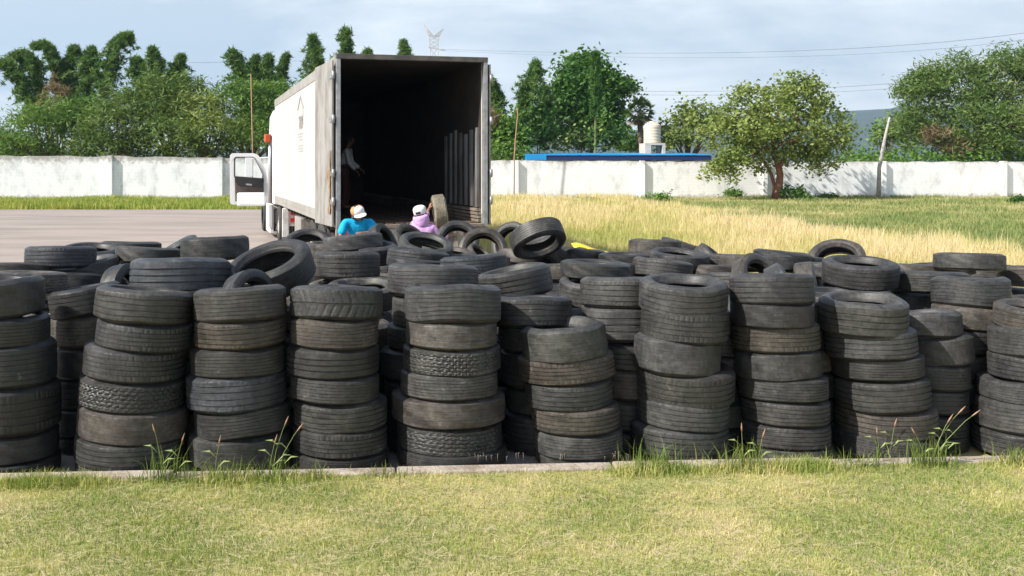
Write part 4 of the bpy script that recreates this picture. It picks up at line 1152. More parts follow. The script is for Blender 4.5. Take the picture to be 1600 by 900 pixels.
for i in range(len(wx_) - 1):
    xa, xb = wx_[i] + .15, wx_[i + 1] - .15
    n = 10; m_ = MB(); wr = random.Random(i)
    tz = [tops[i] + (tops[i+1] - tops[i]) * k / n + wr.uniform(-.045, .045) for k in range(n + 1)]
    vs = []
    for k in range(n + 1):
        x = xa + (xb - xa) * k / n; y = wall_y(x)
        vs += [(x, y, -.1), (x, y, tz[k]), (x, y + .16, tz[k]), (x, y + .16, -.1)]
    fs = []
    for k in range(n):
        a, b_ = 4*k, 4*k + 4
        fs += [(a, b_, b_+1, a+1), (a+1, b_+1, b_+2, a+2), (a+2, b_+2, b_+3, a+3)]
    fs += [(0, 1, 2, 3), (4*n+3, 4*n+2, 4*n+1, 4*n)]
    m_.add(vs, fs); m_.build('wall_panel', M_WALL, PWALL)
for x, tz in zip(wx_, tops):
    y = wall_y(x)
    MB().box((x - .149, y - .24, -.1), (x + .149, y + .2, tz + .04)).build('pilaster', M_WALL, PWALL, .015)

# blue roofed shed, and the water tank on its stand, behind the wall
M_BROOF = mat('blue_sheet_roof', (.012, .28, .62), .45, noise=(1, (.02, .22, .48), .5))
M_DRB = mat('dark_blue_fascia', (.012, .03, .12), .6)
M_BLOCK = mat('bare_block', (.33, .27, .22), .95, noise=(2, (.2, .16, .13), .8))
SH = empty('roofed_shed', (0, 0, 0)); tag(SH, 'low shed with bright blue sheet roof just behind the white wall', 'shed')
xa, xb = (822 - PX0) / F * 61.5, (1112 - PX0) / F * 61.5
MB().box((xa + .3, 62.0, 0), (xb - .3, 68, 2.46)).build('wall', M_BLOCK, SH)
MB().box((xa - .6, 61.4, 2.36), (xb, 61.99, 2.46)).build('eave_beam', M_BLOCK, SH)
rf = MB().prism([(xa, 2.47), (xa + 1.3, 2.47), (xa + 1.3, 2.86), (xa, 2.90)], 61.2, 67)
n = 40
for k in range(n):
    x0 = xa + 1.31 + (xb - xa - 1.31) * k / n; x1 = xa + 1.31 + (xb - xa - 1.31) * (k + .97) / n
    rf.add([(x0, 61.2, 2.80), (x1, 61.2, 2.80), (x1, 67, 3.0), (x0, 67, 3.0), (x0, 61.2, 2.84), (x1, 61.2, 2.84), (x1, 67, 3.04), (x0, 67, 3.04)], [(0,3,2,1),(4,5,6,7),(0,1,5,4),(1,2,6,5),(2,3,7,6),(3,0,4,7)])
rf.build('roof', M_BROOF, SH)
MB().box((xa + 1.31, 61.25, 2.48), (xb - .1, 61.3, 2.79)).build('fascia', M_DRB, SH)
M_TANK = mat('tank_beige', (.62, .52, .40), .5, noise=(3, (.5, .42, .33), .6))
c = at(1019, 66)
TK = empty('water_tank', (c.x, 66, 0)); tag(TK, 'beige ribbed cylindrical water tank on a concrete stand', 'water tank')
zb, zt = EYE + (260 - 224) * 66 / F, EYE + (260 - 191) * 66 / F
r0 = 13.0 * 66 / F
pr = [(0, zb), (r0 * .98, zb)]
for k in range(7):
    z = zb + (zt - .25 - zb) * k / 6; pr += [(r0, z + .02), (r0, z + .16), (r0 * .96, z + .18)]
pr = [p for p in pr if p[1] < zt - .2] + [(r0 * .97, zt - .22), (r0 * .7, zt - .08), (r0 * .35, zt), (0, zt)]
MB().lathe(pr, 32).build('tank', M_TANK, TK)
MB().lathe([(r0 * .36, zt - .02), (r0 * .36, zt + .06), (0, zt + .08)], 20).build('lid', M_TANK, TK)
M_STAND = mat('pale_concrete', (.55, .50, .42), .9, noise=(2, (.4, .36, .3), .7))
s = r0 + .12
MB().box((-s, -.8, zb - .14), (s, .8, zb - .003)).box((-s, -.8, 0), (-s + .42, .8, zb - .143)).box((s - .2, -.8, 0), (s, -.5, zb - .143)).box((s - .2, .5, 0), (s, .8, zb - .143)).build('stand', M_STAND, TK)

# poles
M_POLE = mat('rusty_pole', (.34, .21, .12), .8, noise=(4, (.33, .2, .12), .8))
M_GPOLE = mat('grey_post', (.42, .40, .38), .9, noise=(5, (.25, .23, .2), .8))
c0, c1 = at(394, 46), at(392, 46, 116)
tag(MB().tube([(c0.x, 46, 0), (c0.x + .03, 46, 2.5), (c1.x, 46, c1.z)], [.035, .03, .022], 8).build('metal_pole', M_POLE), 'thin rusty orange pole rising beyond the open truck door', 'pole')
c0, c1 = at(803, 58.6), at(808, 58.6, 169)
tag(MB().tube([(c0.x, 58.6, 0), (c0.x + .02, 58.6, 2.6), (c0.x + .1, 58.6, 3.8), (c1.x + .03, 58.6, c1.z - .5), (c1.x, 58.6, c1.z)], [.045, .042, .04, .035, .025], 8).build('wooden_pole', M_POLE), 'thin crooked wooden pole against the wall right of the trailer', 'pole')
tag(MB().tube([at(1373, 59.5, 312), at(1374, 59.5, 262), at(1377, 59.5, 246), at(1383, 59.5, 214), at(1390, 59.5, 183)], [.16, .13, .12, .09, .06], 8).build('leaning_post', M_GPOLE), 'pale leaning post against the wall left of the big right tree', 'post')

# ------------------------------------------------------------------ hills
def ridge(name, dist, pts, m, depth=900):
    n = 160; xs_ = np.linspace(pts[0][0], pts[-1][0], n)
    ys_ = np.interp(xs_, [p[0] for p in pts], [p[1] for p in pts])
    nr = np.random.default_rng(3); V = []
    rows_ = 14
    for j in range(rows_):
        t = j / (rows_ - 1)
        for i in range(n):
            h = (260 - ys_[i]) * dist / F + EYE
            X = (xs_[i] - PX0) * dist / F
            prof = math.sin(min(t / .6, 1) * math.pi / 2) if t < .6 else math.cos((t - .6) / .4 * math.pi / 2)
            rough = (math.sin(i * .33 + j) * .05 + math.sin(i * .81 + j * 2.1) * .03) * h * (1 if 0 < j < rows_ - 1 else 0) * (0 if abs(t - .6) < .05 else 1)
            V.append((X, dist - depth * .6 + depth * t, max(-2, h * prof + rough)))
    Q = [(j*n+i, j*n+i+1, (j+1)*n+i+1, (j+1)*n+i) for j in range(rows_-1) for i in range(n-1)]
    me = np_mesh(name, np.array(V), np.array(Q), smooth=True)
    o = link(name, me, m); tag(o, kind='structure'); return o
M_HILL = mat('hill_scrub', (.035, .055, .025), .95, noise=(.02, (.06, .065, .035), .8), bump=(.05, .6))
ridge('hills', 2600, [(-900, 240), (-300, 236), (0, 232), (300, 236), (700, 228), (900, 216), (1000, 203), (1100, 192), (1250, 178), (1340, 172), (1400, 169), (1480, 174), (1600, 186), (1800, 210), (2300, 235)], M_HILL)

# ------------------------------------------------------------------ pylon and power lines
M_PYL = mat('pylon_steel', (.45, .45, .46), .6, .4)
PYD = 240.0
k_ = PYD / F
cx = (677 - PX0) * k_
PY = MB()
def pz(py): return EYE + (260 - py) * k_
wr = .14
def lat(a0, a1, b0, b1, n=5):
    """lattice of two legs (a0-a1, b0-b1) with crossing braces"""
    a0, a1, b0, b1 = map(Vector, (a0, a1, b0, b1))
    PY.bar(a0, a1, wr); PY.bar(b0, b1, wr)
    for i in range(n):
        t0, t1 = i / n, (i + 1) / n
        PY.bar(a0.lerp(a1, t0), b0.lerp(b1, t1), wr * .6); PY.bar(b0.lerp(b1, t0), a0.lerp(a1, t1), wr * .6)
D_ = .8
def P_(px, py, y=0): return (cx + (px - 677) * k_, PYD + y, pz(py))
for y in (-D_, D_):
    lat(P_(665, 258, y * 2), P_(672, 76, y), P_(689, 258, y * 2), P_(684, 76, y), 12)
    lat(P_(672, 76, y), P_(671, 56, y), P_(684, 76, y), P_(686, 56, y), 3)
    lat(P_(671, 56, y), P_(660.5, 37, 0), P_(677, 56, y), P_(661, 36, 0), 5)
    lat(P_(679, 56, y), P_(692.5, 45, 0), P_(686, 57, y), P_(693, 44.5, 0), 4)
    PY.bar(P_(669, 74, y), P_(696, 79, y), wr); PY.bar(P_(671, 56, y), P_(686, 56, y), wr)
o = PY.build('lattice_pylon', M_PYL); tag(o, 'pale steel lattice pylon with forked top, far off behind the trailer', 'pylon')
M_WIRE = mat('cable', (.10, .11, .12), .6)
def cable(pts, label, r=.022):
    P = [at(a, d, b) for a, b, d in pts]
    C = []
    for i in range(24):
        t = i / 23
        # quadratic through three points
        a, b, c_ = P
        C.append(a * (1 - t) * (1 - 2 * t) + b * 4 * t * (1 - t) + c_ * t * (2 * t - 1))
    o = MB().tube(C, r, 5).build('power_line', M_WIRE); tag(o, label, 'cable', 'power lines across the sky')
cable([(690, 77, 239), (1150, 82, 170), (1660, 43, 110)], 'highest power line sweeping from the pylon up to the right', .03)
cable([(690, 79, 239), (1150, 90, 168), (1660, 53, 112)], 'second power line just below the highest one')
cable([(940, 142, 170), (1250, 139, 140), (1560, 112, 115)], 'power line passing low behind the lone round tree', .028)
cable([(940, 147, 170), (1250, 146, 140), (1560, 121, 115)], 'lowest power line behind the lone round tree')
cable([(-40, 103, 150), (300, 98, 165), (668, 92, 239)], 'faint power line over the left trees towards the pylon')

# ------------------------------------------------------------------ trees
L_DARK = leaf_mat('leaf_dark', (0.042, 0.106, 0.025), (0.076, 0.179, 0.038), (0.148, 0.263, 0.053))
L_MID = leaf_mat('leaf_mid', (0.062, 0.130, 0.030), (0.115, 0.221, 0.046), (0.221, 0.316, 0.073))
L_FEATH = leaf_mat('leaf_feathery', (.070, .130, .034), (.118, .195, .050), (.22, .275, .09))
L_YEL = leaf_mat('leaf_yellowish', (.115, .175, .044), (.195, .262, .066), (.32, .365, .12))
L_BAM = leaf_mat('leaf_bamboo', (.052, .125, .032), (.105, .20, .05), (.21, .30, .10))
L_BRI = leaf_mat('leaf_bright', (0.068, 0.150, 0.027), (0.112, 0.225, 0.038), (0.188, 0.300, 0.060))
L_DRY = leaf_mat('leaf_dry', (.16, .115, .065), (.25, .19, .11), (.33, .27, .17))
M_BARK = mat('bark_grey', (.16, .12, .09), .95, noise=(5, (.08, .06, .045), .8, (1, 1, .3)), bump=(12, .8))
M_RBARK = mat('bark_reddish', (.25, .12, .075), .85, noise=(4, (.13, .06, .04), .8, (1, 1, .4)), bump=(9, .7))

def leaves(centers, sig, per, size, seed, upbias=.4, tint=None, elong=1.0):
    """Leaf-sized faces round clump centres. centers (n,3); sig spread; per leaves each."""
    g = np.random.default_rng(seed)
    centers = np.asarray(centers, float); n = len(centers)
    sig = np.broadcast_to(np.asarray(sig, float), (n,)) * g.uniform(.6, 1.3, n)
    N = n * per
    P = np.repeat(centers, per, 0) + g.normal(0, 1, (N, 3)) * np.repeat(sig, per)[:, None] * np.array([1, 1, .75])
    nrm = g.normal(0, 1, (N, 3)); nrm[:, 2] = np.abs(nrm[:, 2]) + upbias; nrm /= np.linalg.norm(nrm, axis=1)[:, None]
    a = g.normal(0, 1, (N, 3)); a -= nrm * (a * nrm).sum(1)[:, None]; a /= np.linalg.norm(a, axis=1)[:, None]
    b = np.cross(nrm, a)
    s = size * g.uniform(.6, 1.3, N)[:, None]
    l, w = s * elong, s / (1.2 * elong)
    V = np.stack([P - a * l, P + b * w * .8 - nrm * s * .15, P + a * l, P - b * w * .8 - nrm * s * .15], 1).reshape(-1, 3)
    Q = np.arange(4 * N).reshape(-1, 4)
    ct = np.repeat(g.uniform(0, 1, n) if tint is None else tint, per)
    t = np.clip(ct * .6 + g.uniform(0, .5, N) - .05, 0, 1)
    return V, Q, np.repeat(t, 4)

def blob_clumps(blobs, seed):
    """blobs: (cx, cy, cz, rx, ry, rz, count) -> clump centres biased to the outside of each ellipsoid, with gaps."""
    g = np.random.default_rng(seed); C = []
    for (cx, cy, cz, rx, ry, rz, n) in blobs:
        d = g.normal(0, 1, (n, 3)); d /= np.linalg.norm(d, axis=1)[:, None]
        d[:, 2] = np.where(d[:, 2] < -.55, -d[:, 2], d[:, 2])
        rad = g.uniform(.45, 1.0, n) ** .6 * g.uniform(.85, 1.1, n)
        rad = np.where(g.uniform(0, 1, n) < .10, g.uniform(1.08, 1.28, n), rad)
        C.append(np.array([cx, cy, cz]) + d * rad[:, None] * np.array([rx, ry, rz]))
    return np.concatenate(C)

def tree(name, label, base, blobs, leafm, seed, size=.2, per=26, sig=.42, bark=None, trunk_r=.22, fork=.35, group=None, elong=1.0, limbs=14, cat='tree', trunk_pts=None):
    bark = bark or M_BARK
    bx, by = base
    root = empty(name, (bx, by, 0)); tag(root, label, cat, group)
    C = blob_clumps(blobs, seed)
    V, Q, t = leaves(C, sig, per, size, seed + 1, elong=elong)
    V = V - np.array([bx, by, 0])
    me = np_mesh('crown', V, Q, tint=t); link('crown', me, leafm, root)
    g = random.Random(seed)
    top = max(b[2] for b in blobs)
    m_ = MB()
    cm = Vector((sum(b[0] for b in blobs) / len(blobs) - bx, sum(b[1] for b in blobs) / len(blobs) - by, top))
    if trunk_pts is None:
        pts = [Vector((0, 0, -.1)), Vector((g.uniform(-.1, .1), 0, cm.z * fork * .5)), Vector((cm.x * .3, cm.y * .3, cm.z * fork)), Vector((cm.x * .8, cm.y * .8, cm.z * .75)), cm]
        rad = [trunk_r * 1.35, trunk_r, trunk_r * .85, trunk_r * .45, trunk_r * .12]
        m_.tube(pts, rad, 9)
        st = [pts[2]]
    else:
        st = []
        for pts, rad in trunk_pts:
            m_.tube(pts, rad, 10); st.append(Vector(pts[-1]))
    idx = [g.randrange(len(C)) for _ in range(limbs)]
    for i in idx:
        e_ = Vector(C[i]) - Vector((bx, by, 0)); s_ = g.choice(st)
        mid = s_.lerp(e_, .5) + Vector((g.uniform(-.3, .3), g.uniform(-.3, .3), g.uniform(0, .5)))
        m_.tube([s_, mid, e_], [trunk_r * .42, trunk_r * .26, trunk_r * .07], 6)
    m_.build('trunk', bark, root)
    return root

def blob(px, py, Y, wpx, hpx, n, dy=1.0):
    c = at(px, Y, py); k = Y / F
    return (c.x, c.y, c.z, wpx * k / 2, wpx * k / 2 * dy, hpx * k / 2, n)

def bamboo(px_pts, Y, wpx, label, seed, m=None, group='arching bamboo plumes behind the wall', start=.3, name='bamboo', dens=7, elong=1.5):
    """A culm along photo points from the ground to its drooping tip, leafy like a plume."""
    m = m or L_BAM
    P = [at(a, Y, b) for a, b in px_pts]
    root_ = Vector((P[0].x, Y, 0)); o = empty(name, root_); tag(o, label, 'bamboo', group)
    pts = [Vector((P[0].x, Y, -.1))] + P
    # smooth: Catmull-like resample
    path = []
    ps = [pts[0]] + pts + [pts[-1] * 2 - pts[-2]]
    for i in range(1, len(ps) - 2):
        for k in range(8):
            t = k / 8
            p0, p1, p2, p3 = ps[i-1], ps[i], ps[i+1], ps[i+2]
            path.append(.5 * ((2*p1) + (p2-p0)*t + (2*p0-5*p1+4*p2-p3)*t*t + (3*p1-p0-3*p2+p3)*t**3))
    path.append(pts[-1])
    g = np.random.default_rng(seed)
    n = len(path)
    rr = wpx * Y / F / 2 * .8
    culms = MB()
    for q in range(3):
        off = Vector((g.uniform(-.3, .3), g.uniform(-.3, .3), 0)) * rr
        culms.tube([p - root_ + off * (.4 + .6 * (1 - i / n)) for i, p in enumerate(path)], [.06 * (1 - .85 * i / n) for i in range(n)], 6)
    culms.build('culm', mat('bamboo_culm', (.20, .20, .07), .6), o)
    C, S = [], []
    for i in range(int(n * start), n):
        f = i / (n - 1)
        w = rr * (1.15 if f < .75 else 1.15 - (f - .75) / .25 * .75) * (1 + .16 * math.sin(i * 1.05 + seed)) * g.uniform(.75, 1.2)
        if dens < 5:                                   # bare dry stems
            for q in range(dens):
                a = g.uniform(0, 6.28); r_ = w * math.sqrt(g.uniform(.05, 1))
                C.append((path[i].x + math.cos(a) * r_, path[i].y + math.sin(a) * r_, path[i].z + g.uniform(-.5, .5))); S.append(.10 + .13 * w)
            continue
        for q in range(6):                             # drooping sprays
            a = g.uniform(0, 6.28); ln = w * g.uniform(.4, 1.35) * (1.75 if g.uniform() < .3 else 1); dr = g.uniform(.3, 1.2)
            for t_ in (.15, .45, .75, 1.0):
                C.append((path[i].x + math.cos(a) * ln * t_, path[i].y + math.sin(a) * ln * t_, path[i].z + .25 * ln * t_ - dr * ln * t_ * t_ + g.uniform(-.08, .08))); S.append(.14 - .09 * t_)
    V, Q, t = leaves(C, S, 11 if dens > 4 else 16, .125 if dens > 4 else .13, seed + 5, upbias=.1, elong=elong if dens < 5 else 2.3)
    me = np_mesh('foliage', V - np.array(root_), Q, tint=t); link('foliage', me, m, o)
    return o

BAM = [
 ([(62, 215), (48, 160), (30, 120), (12, 98), (-4, 100)], 66, 26, 'leftmost bamboo plume drooping out over the photo\'s left edge'),
 ([(75, 205), (66, 150), (52, 105), (38, 84), (22, 88)], 67, 28, 'bamboo plume bent left beside the leftmost one'),
 ([(98, 200), (95, 140), (85, 95), (72, 70), (54, 72)], 69, 22, 'bamboo plume whose tip hooks left above the brown dry stems'),
 ([(116, 200), (114, 140), (113, 100), (116, 74)], 70, 34, 'upright bushy bamboo plume, left of its darker twin'),
 ([(138, 200), (138, 140), (140, 100), (144, 76)], 68, 34, 'upright dark bamboo plume beside the big right-leaning one'),
 ([(158, 210), (164, 140), (172, 95), (186, 62), (203, 55)], 66, 40, 'largest bamboo plume leaning right with a curled tip'),
 ([(262, 210), (254, 150), (246, 100), (238, 76)], 69, 30, 'bamboo plume rising between the left plumes and the truck'),
 ([(268, 205), (268, 150), (275, 108), (285, 88)], 70, 26, 'short bamboo plume with rounded tip curling right'),
 ([(232, 190), (224, 140), (217, 105), (214, 92)], 71, 30, 'low bushy bamboo plume left of the pair of curled tips'),
 ([(388, 205), (382, 150), (374, 105), (364, 80)], 68, 30, 'bamboo plume left of the rusty pole'),
 ([(404, 205), (402, 150), (398, 110), (400, 90)], 71, 18, 'slender bamboo plume just right of the rusty pole'),
 ([(418, 205), (418, 150), (416, 110), (420, 88)], 69, 20, 'second slender bamboo plume right of the rusty pole'),
 ([(432, 200), (436, 150), (440, 110), (448, 86)], 73, 14, 'thin wispy bamboo plume left of the trailer'),
 ([(478, 205), (492, 150), (494, 100), (488, 58)], 67, 36, 'tall bamboo plume at the trailer\'s upper left corner'),
 ([(540, 205), (542, 140), (543, 90), (540, 47)], 70, 32, 'tallest bamboo plume standing behind the trailer roof'),
 ([(566, 205), (566, 140), (570, 100), (574, 80)], 72, 16, 'small bamboo tip peeping over the trailer roof'),
 ([(628, 205), (630, 140), (632, 100), (630, 66)], 71, 34, 'bamboo tip over the trailer roof near the pylon'),
 ([(778, 225), (776, 180), (774, 145), (762, 118)], 69, 26, 'bamboo plume at the trailer\'s right edge bending left'),
 ([(815, 225), (820, 170), (828, 130), (838, 98)], 66, 38, 'tall bamboo plume right of the trailer'),
 ([(842, 228), (846, 190), (850, 160), (852, 138)], 68, 30, 'short bamboo plume beside the big dark green tree'),
]
for i, (p, Y, w, lab) in enumerate(BAM): bamboo(p, Y, w, lab, 200 + i)
bamboo([(930, 220), (930, 160), (929, 110), (930, 84)], 66.5, 9, 'thin spire of leaves sticking out above the dark green tree', 331, L_DARK, None, .45, 'bamboo')
bamboo([(92, 220), (90, 180), (88, 150), (86, 128)], 65.5, 44, 'brown dried stems among the left bamboo', 332, L_DRY, None, .4, 'bamboo', 2, 3.6)

GT = 'feathery trees behind the left wall'
tree('acacia_tree', 'leafy tree low at the photo\'s left edge behind the wall', (at(-25, 66).x, 66), [blob(-35, 225, 66, 120, 60, 60), blob(10, 228, 65, 70, 44, 30)], L_FEATH, 1, size=.115, per=46, group=GT, elong=1.7)
tree('acacia_tree', 'broad feathery tree below the left bamboo plumes', (at(85, 63).x, 63), [blob(70, 205, 63, 130, 80, 80), blob(130, 195, 64, 110, 80, 60), blob(40, 228, 62, 70, 40, 26)], L_MID, 2, size=.115, per=46, group=GT, elong=1.7)
tree('acacia_tree', 'feathery green tree above the wall\'s left pilaster', (at(190, 62).x, 62), [blob(180, 205, 62, 110, 90, 80), blob(205, 170, 64, 80, 60, 40), blob(160, 230, 62, 110, 36, 36)], L_FEATH, 3, size=.115, per=46, group=GT, elong=1.7)
tree('acacia_tree', 'tallest feathery tree between bamboo plumes and rusty pole', (at(262, 64).x, 64), [blob(255, 165, 64, 110, 90, 70), blob(285, 150, 66, 90, 60, 40), blob(265, 215, 62, 140, 66, 80)], L_FEATH, 4, size=.115, per=46, group=GT, elong=1.7)
tree('acacia_tree', 'feathery tree with some yellow twigs left of the rusty pole', (at(325, 62).x, 62), [blob(315, 175, 63, 90, 60, 50), blob(330, 215, 61.5, 130, 70, 80), blob(280, 165, 65, 50, 24, 12)], L_YEL, 5, size=.115, group=GT, elong=1.7, per=34)
tree('acacia_tree', 'dense dark tree behind the open truck door', (at(385, 64).x, 64), [blob(375, 170, 65, 120, 90, 90), blob(400, 215, 63, 120, 70, 80), blob(440, 185, 66, 100, 110, 80)], L_MID, 6, size=.115, per=46, group=GT, elong=1.7)
tree('acacia_tree', 'dark tree showing above the trailer\'s sloping roof edge', (at(470, 68).x, 68), [blob(462, 172, 68, 70, 70, 50), blob(500, 200, 69, 100, 110, 50)], L_DARK, 7, size=.12, per=44, group=GT)

tree('broadleaf_tree', 'big dark green broadleaf tree behind the blue roofed shed', (at(925, 72).x, 72),
     [blob(918, 150, 72, 84, 110, 130), blob(893, 165, 71, 66, 110, 80), blob(948, 165, 72, 60, 110, 80), blob(910, 110, 72, 50, 40, 30), blob(972, 142, 73, 40, 26, 20), blob(918, 210, 70, 100, 60, 70), blob(872, 200, 71, 30, 70, 20)], L_DARK, 8, size=.17, per=44, sig=.42)
tree('small_tree', 'sparse yellowish small tree before the big dark green one', (at(905, 68).x, 68), [blob(900, 222, 68, 110, 36, 40), blob(920, 212, 68, 50, 26, 14)], L_YEL, 9, size=.14, per=18, trunk_r=.1)
tree('bushy_tree', 'green scrubby tree by the trailer\'s right edge', (at(790, 65).x, 65), [blob(785, 225, 65, 80, 60, 60), blob(830, 205, 67, 60, 70, 50), blob(775, 200, 68, 50, 60, 30)], L_BRI, 10, size=.18)
bamboo([(772, 235), (771, 210), (768, 190), (764, 172)], 64.5, 16, 'dry brown stems beside the trailer\'s right edge', 333, L_DRY, None, .3, 'bamboo', 2, 3.6)
tree('dark_shrub_tree', 'dark bush between palm trunk and shed roof', (at(985, 78).x, 78), [blob(985, 225, 78, 40, 36, 26)], L_DARK, 11, size=.18, trunk_r=.1)
tree('olive_tree', 'olive green tree half hidden behind the lone round tree', (at(1075, 70).x, 70), [blob(1070, 205, 70, 80, 60, 60), blob(1095, 185, 70, 60, 50, 40), blob(1050, 225, 69, 50, 40, 24)], L_YEL, 12, size=.16, per=22)

# the lone round tree inside the wall
ty = 57.0
tb = at(1216, ty)
def tp(px, py, dy=0): 
    v = at(px, ty + dy, py); return Vector((v.x - tb.x, dy, v.z))
tree('guava_tree', 'lone round tree with red-brown trunk standing before the white wall', (tb.x, ty),
     [blob(1190, 238, 57, 110, 46, 24), blob(1250, 240, 57, 90, 40, 18), blob(1130, 268, 56, 46, 36, 13), blob(1160, 255, 56.5, 90, 50, 21), blob(1270, 258, 56.5, 80, 40, 17), blob(1215, 200, 55.5, 130, 90, 31), blob(1175, 195, 57, 120, 90, 48), blob(1195, 158, 57, 110, 60, 34), blob(1255, 152, 57.5, 70, 60, 28), blob(1275, 200, 57, 100, 90, 44), blob(1140, 215, 57, 70, 70, 24), blob(1215, 215, 56, 150, 60, 34), blob(1135, 255, 56, 56, 36, 12), blob(1290, 232, 57, 70, 44, 19), blob(1245, 132, 57.5, 40, 26, 8)],
     L_YEL, 13, size=.115, per=46, sig=.33, bark=M_RBARK, trunk_r=.17, limbs=34,
     trunk_pts=[([tp(1217, 312), tp(1217, 292), tp(1219, 272), tp(1214, 252), tp(1205, 235)], [.30, .22, .20, .17, .12]),
                ([tp(1209, 310, .2), tp(1210, 290, .2), tp(1205, 272, .3), tp(1196, 255, .4), tp(1180, 235, .5)], [.14, .11, .10, .08, .06]),
                ([tp(1217, 262, -.1), tp(1228, 245, -.2), tp(1245, 225, -.2), tp(1258, 200, 0)], [.15, .12, .09, .06])])
# right-hand tree
tree('mesquite_tree', 'huge feathery tree filling the upper right above the wall', (at(1530, 68).x, 68),
     [blob(1450, 165, 68, 90, 110, 90), blob(1500, 140, 68, 110, 90, 90), blob(1570, 140, 68, 120, 110, 110), blob(1630, 150, 68, 120, 120, 80), blob(1540, 200, 66, 200, 80, 130), blob(1440, 125, 69, 50, 30, 16), blob(1420, 205, 67, 60, 60, 36), blob(1420, 145, 69, 40, 16, 9), blob(1595, 95, 69, 80, 30, 24), blob(1455, 222, 66, 90, 40, 40), blob(1540, 228, 65, 110, 40, 50), blob(1620, 220, 66, 110, 60, 50), blob(1660, 120, 69, 120, 120, 80)],
     L_FEATH, 14, size=.12, per=44, elong=1.7, trunk_r=.4, limbs=30)
bamboo([(1500, 238), (1490, 228), (1470, 215), (1450, 208)], 64.5, 40, 'patch of rusty dead twigs under the huge right tree', 335, L_DRY, None, .2, 'dry_bush', 3, 3.0)
tree('dark_green_tree', 'small dark tree left of the huge right tree', (at(1385, 74).x, 74), [blob(1385, 215, 74, 44, 40, 30)], L_MID, 15, size=.18, trunk_r=.12)

# fan palm
def palm(px, Y, crown_py, label):
    c = at(px, Y, crown_py); o = empty('fan_palm', (c.x, Y, 0)); tag(o, label, 'palm')
    MB().tube([(0, 0, -.1), (.05, 0, c.z * .5), (0, 0, c.z)], [.26, .2, .2], 10).build('trunk', M_BARK, o)
    g = random.Random(3); V, F_, T_ = [], [], []
    fr, dr = MB(), MB()
    for k in range(34):
        a = k * 2.399; el = R(80 - 3.8 * k)
        d = Vector((math.cos(a) * math.cos(el), math.sin(a) * math.cos(el), math.sin(el)))
        base = Vector((0, 0, c.z)); tip = base + d * g.uniform(.6, .8)
        side = d.cross(Vector((0, 0, 1)));  side.normalize(); nn = side.cross(d)
        tgt = fr if k < 30 else dr
        tgt.bar(base, tip, .04, .03)
        for q in range(13):
            b_ = R(-75 + 150 * q / 12); dd = (d * math.cos(b_) + side * math.sin(b_)).normalized()
            e = tip + dd * g.uniform(.5, .7) + Vector((0, 0, -.22 * abs(math.sin(b_)) - .12))
            mid = tip.lerp(e, .5); w = dd.cross(nn) * .085
            tgt.add([tip, mid + w, e, mid - w], [(0, 1, 2, 3)])
    for mb_, nm, m in ((fr, 'frond', leaf_mat('palm_leaf', (.05, .09, .035), (.10, .15, .06), (.2, .25, .11))), (dr, 'dead_frond', L_DRY)):
        ob = mb_.build(nm, m, o); me = ob.data
        at_ = me.attributes.new('tint', 'FLOAT', 'POINT'); at_.data.foreach_set('value', [g.random() for _ in me.vertices])
palm(1000, 69, 174, 'fan palm with shaggy crown between the dark tree and water tank')

# shrubs and low plants
def shrub(px, py_base, Y, wpx, hpx, label, m, seed, size=.09, n=16, name='shrub'):
    c = at(px, Y); o = empty(name, (c.x, Y, 0)); tag(o, label, 'shrub')
    k = Y / F
    C = blob_clumps([(0, 0, hpx * k * .5, wpx * k / 2, wpx * k / 2, hpx * k * .5, n)], seed)
    C[:, 2] = np.abs(C[:, 2])
    V, Q, t = leaves(C, wpx * k * .12, 26, size, seed, elong=1.3)
    V[:, 2] = np.maximum(V[:, 2], .005)
    me = np_mesh('foliage', V, Q, tint=t); link('foliage', me, m, o)
    s_ = MB(); g = random.Random(seed)
    for q in range(7):
        p = Vector(C[g.randrange(len(C))]); s_.tube([(0, 0, -.03), p * .5 + Vector((0, 0, .05)), p], [.02, .015, .006], 5)
    s_.build('stem', M_BARK, o)
shrub(1146, 306, 60.5, 30, 12, 'grey-green shrub at the wall foot left of the round tree', L_MID, 41)
shrub(1243, 309, 56.3, 36, 20, 'dark leafy plant right beside the round tree\'s trunk', L_DARK, 42, .12)
shrub(1030, 318, 52.0, 40, 12, 'low bright green clump in the dry grass by the middle pilaster', L_BRI, 43)
shrub(1293, 309, 59.5, 26, 5, 'small weed at the wall foot right of the round tree', L_MID, 44)
shrub(1587, 322, 52.0, 18, 10, 'small round dark bush near the photo\'s right edge', L_DARK, 45)
# rough vegetation just over the wall on the right
vC = []
g = np.random.default_rng(9)
for px in range(1315, 1690, 5):
    for q in range(3):
        p = at(px + g.uniform(-4, 4), 63 + g.uniform(0, 4), 247 + g.uniform(-9, 8)); vC.append((p.x, p.y, p.z))
V, Q, t = leaves(vC, .35, 16, .13, 91)
o = link('undergrowth', np_mesh('undergrowth', V, Q, tint=t), L_BRI); tag(o, 'bright green tangle showing just over the right wall', 'undergrowth', kind='stuff')
vC = []
for px in list(range(-90, 370, 6)) + list(range(764, 830, 6)):
    for q in range(3):
        p = at(px + g.uniform(-4, 4), 61.5 + g.uniform(0, 4), 240 + g.uniform(-12, 12)); vC.append((p.x, p.y, p.z))
V, Q, t = leaves(vC, .45, 26, .12, 92)
o = link('undergrowth', np_mesh('undergrowth', V, Q, tint=t), L_MID); tag(o, 'green undergrowth showing just over the left wall', 'undergrowth', kind='stuff')

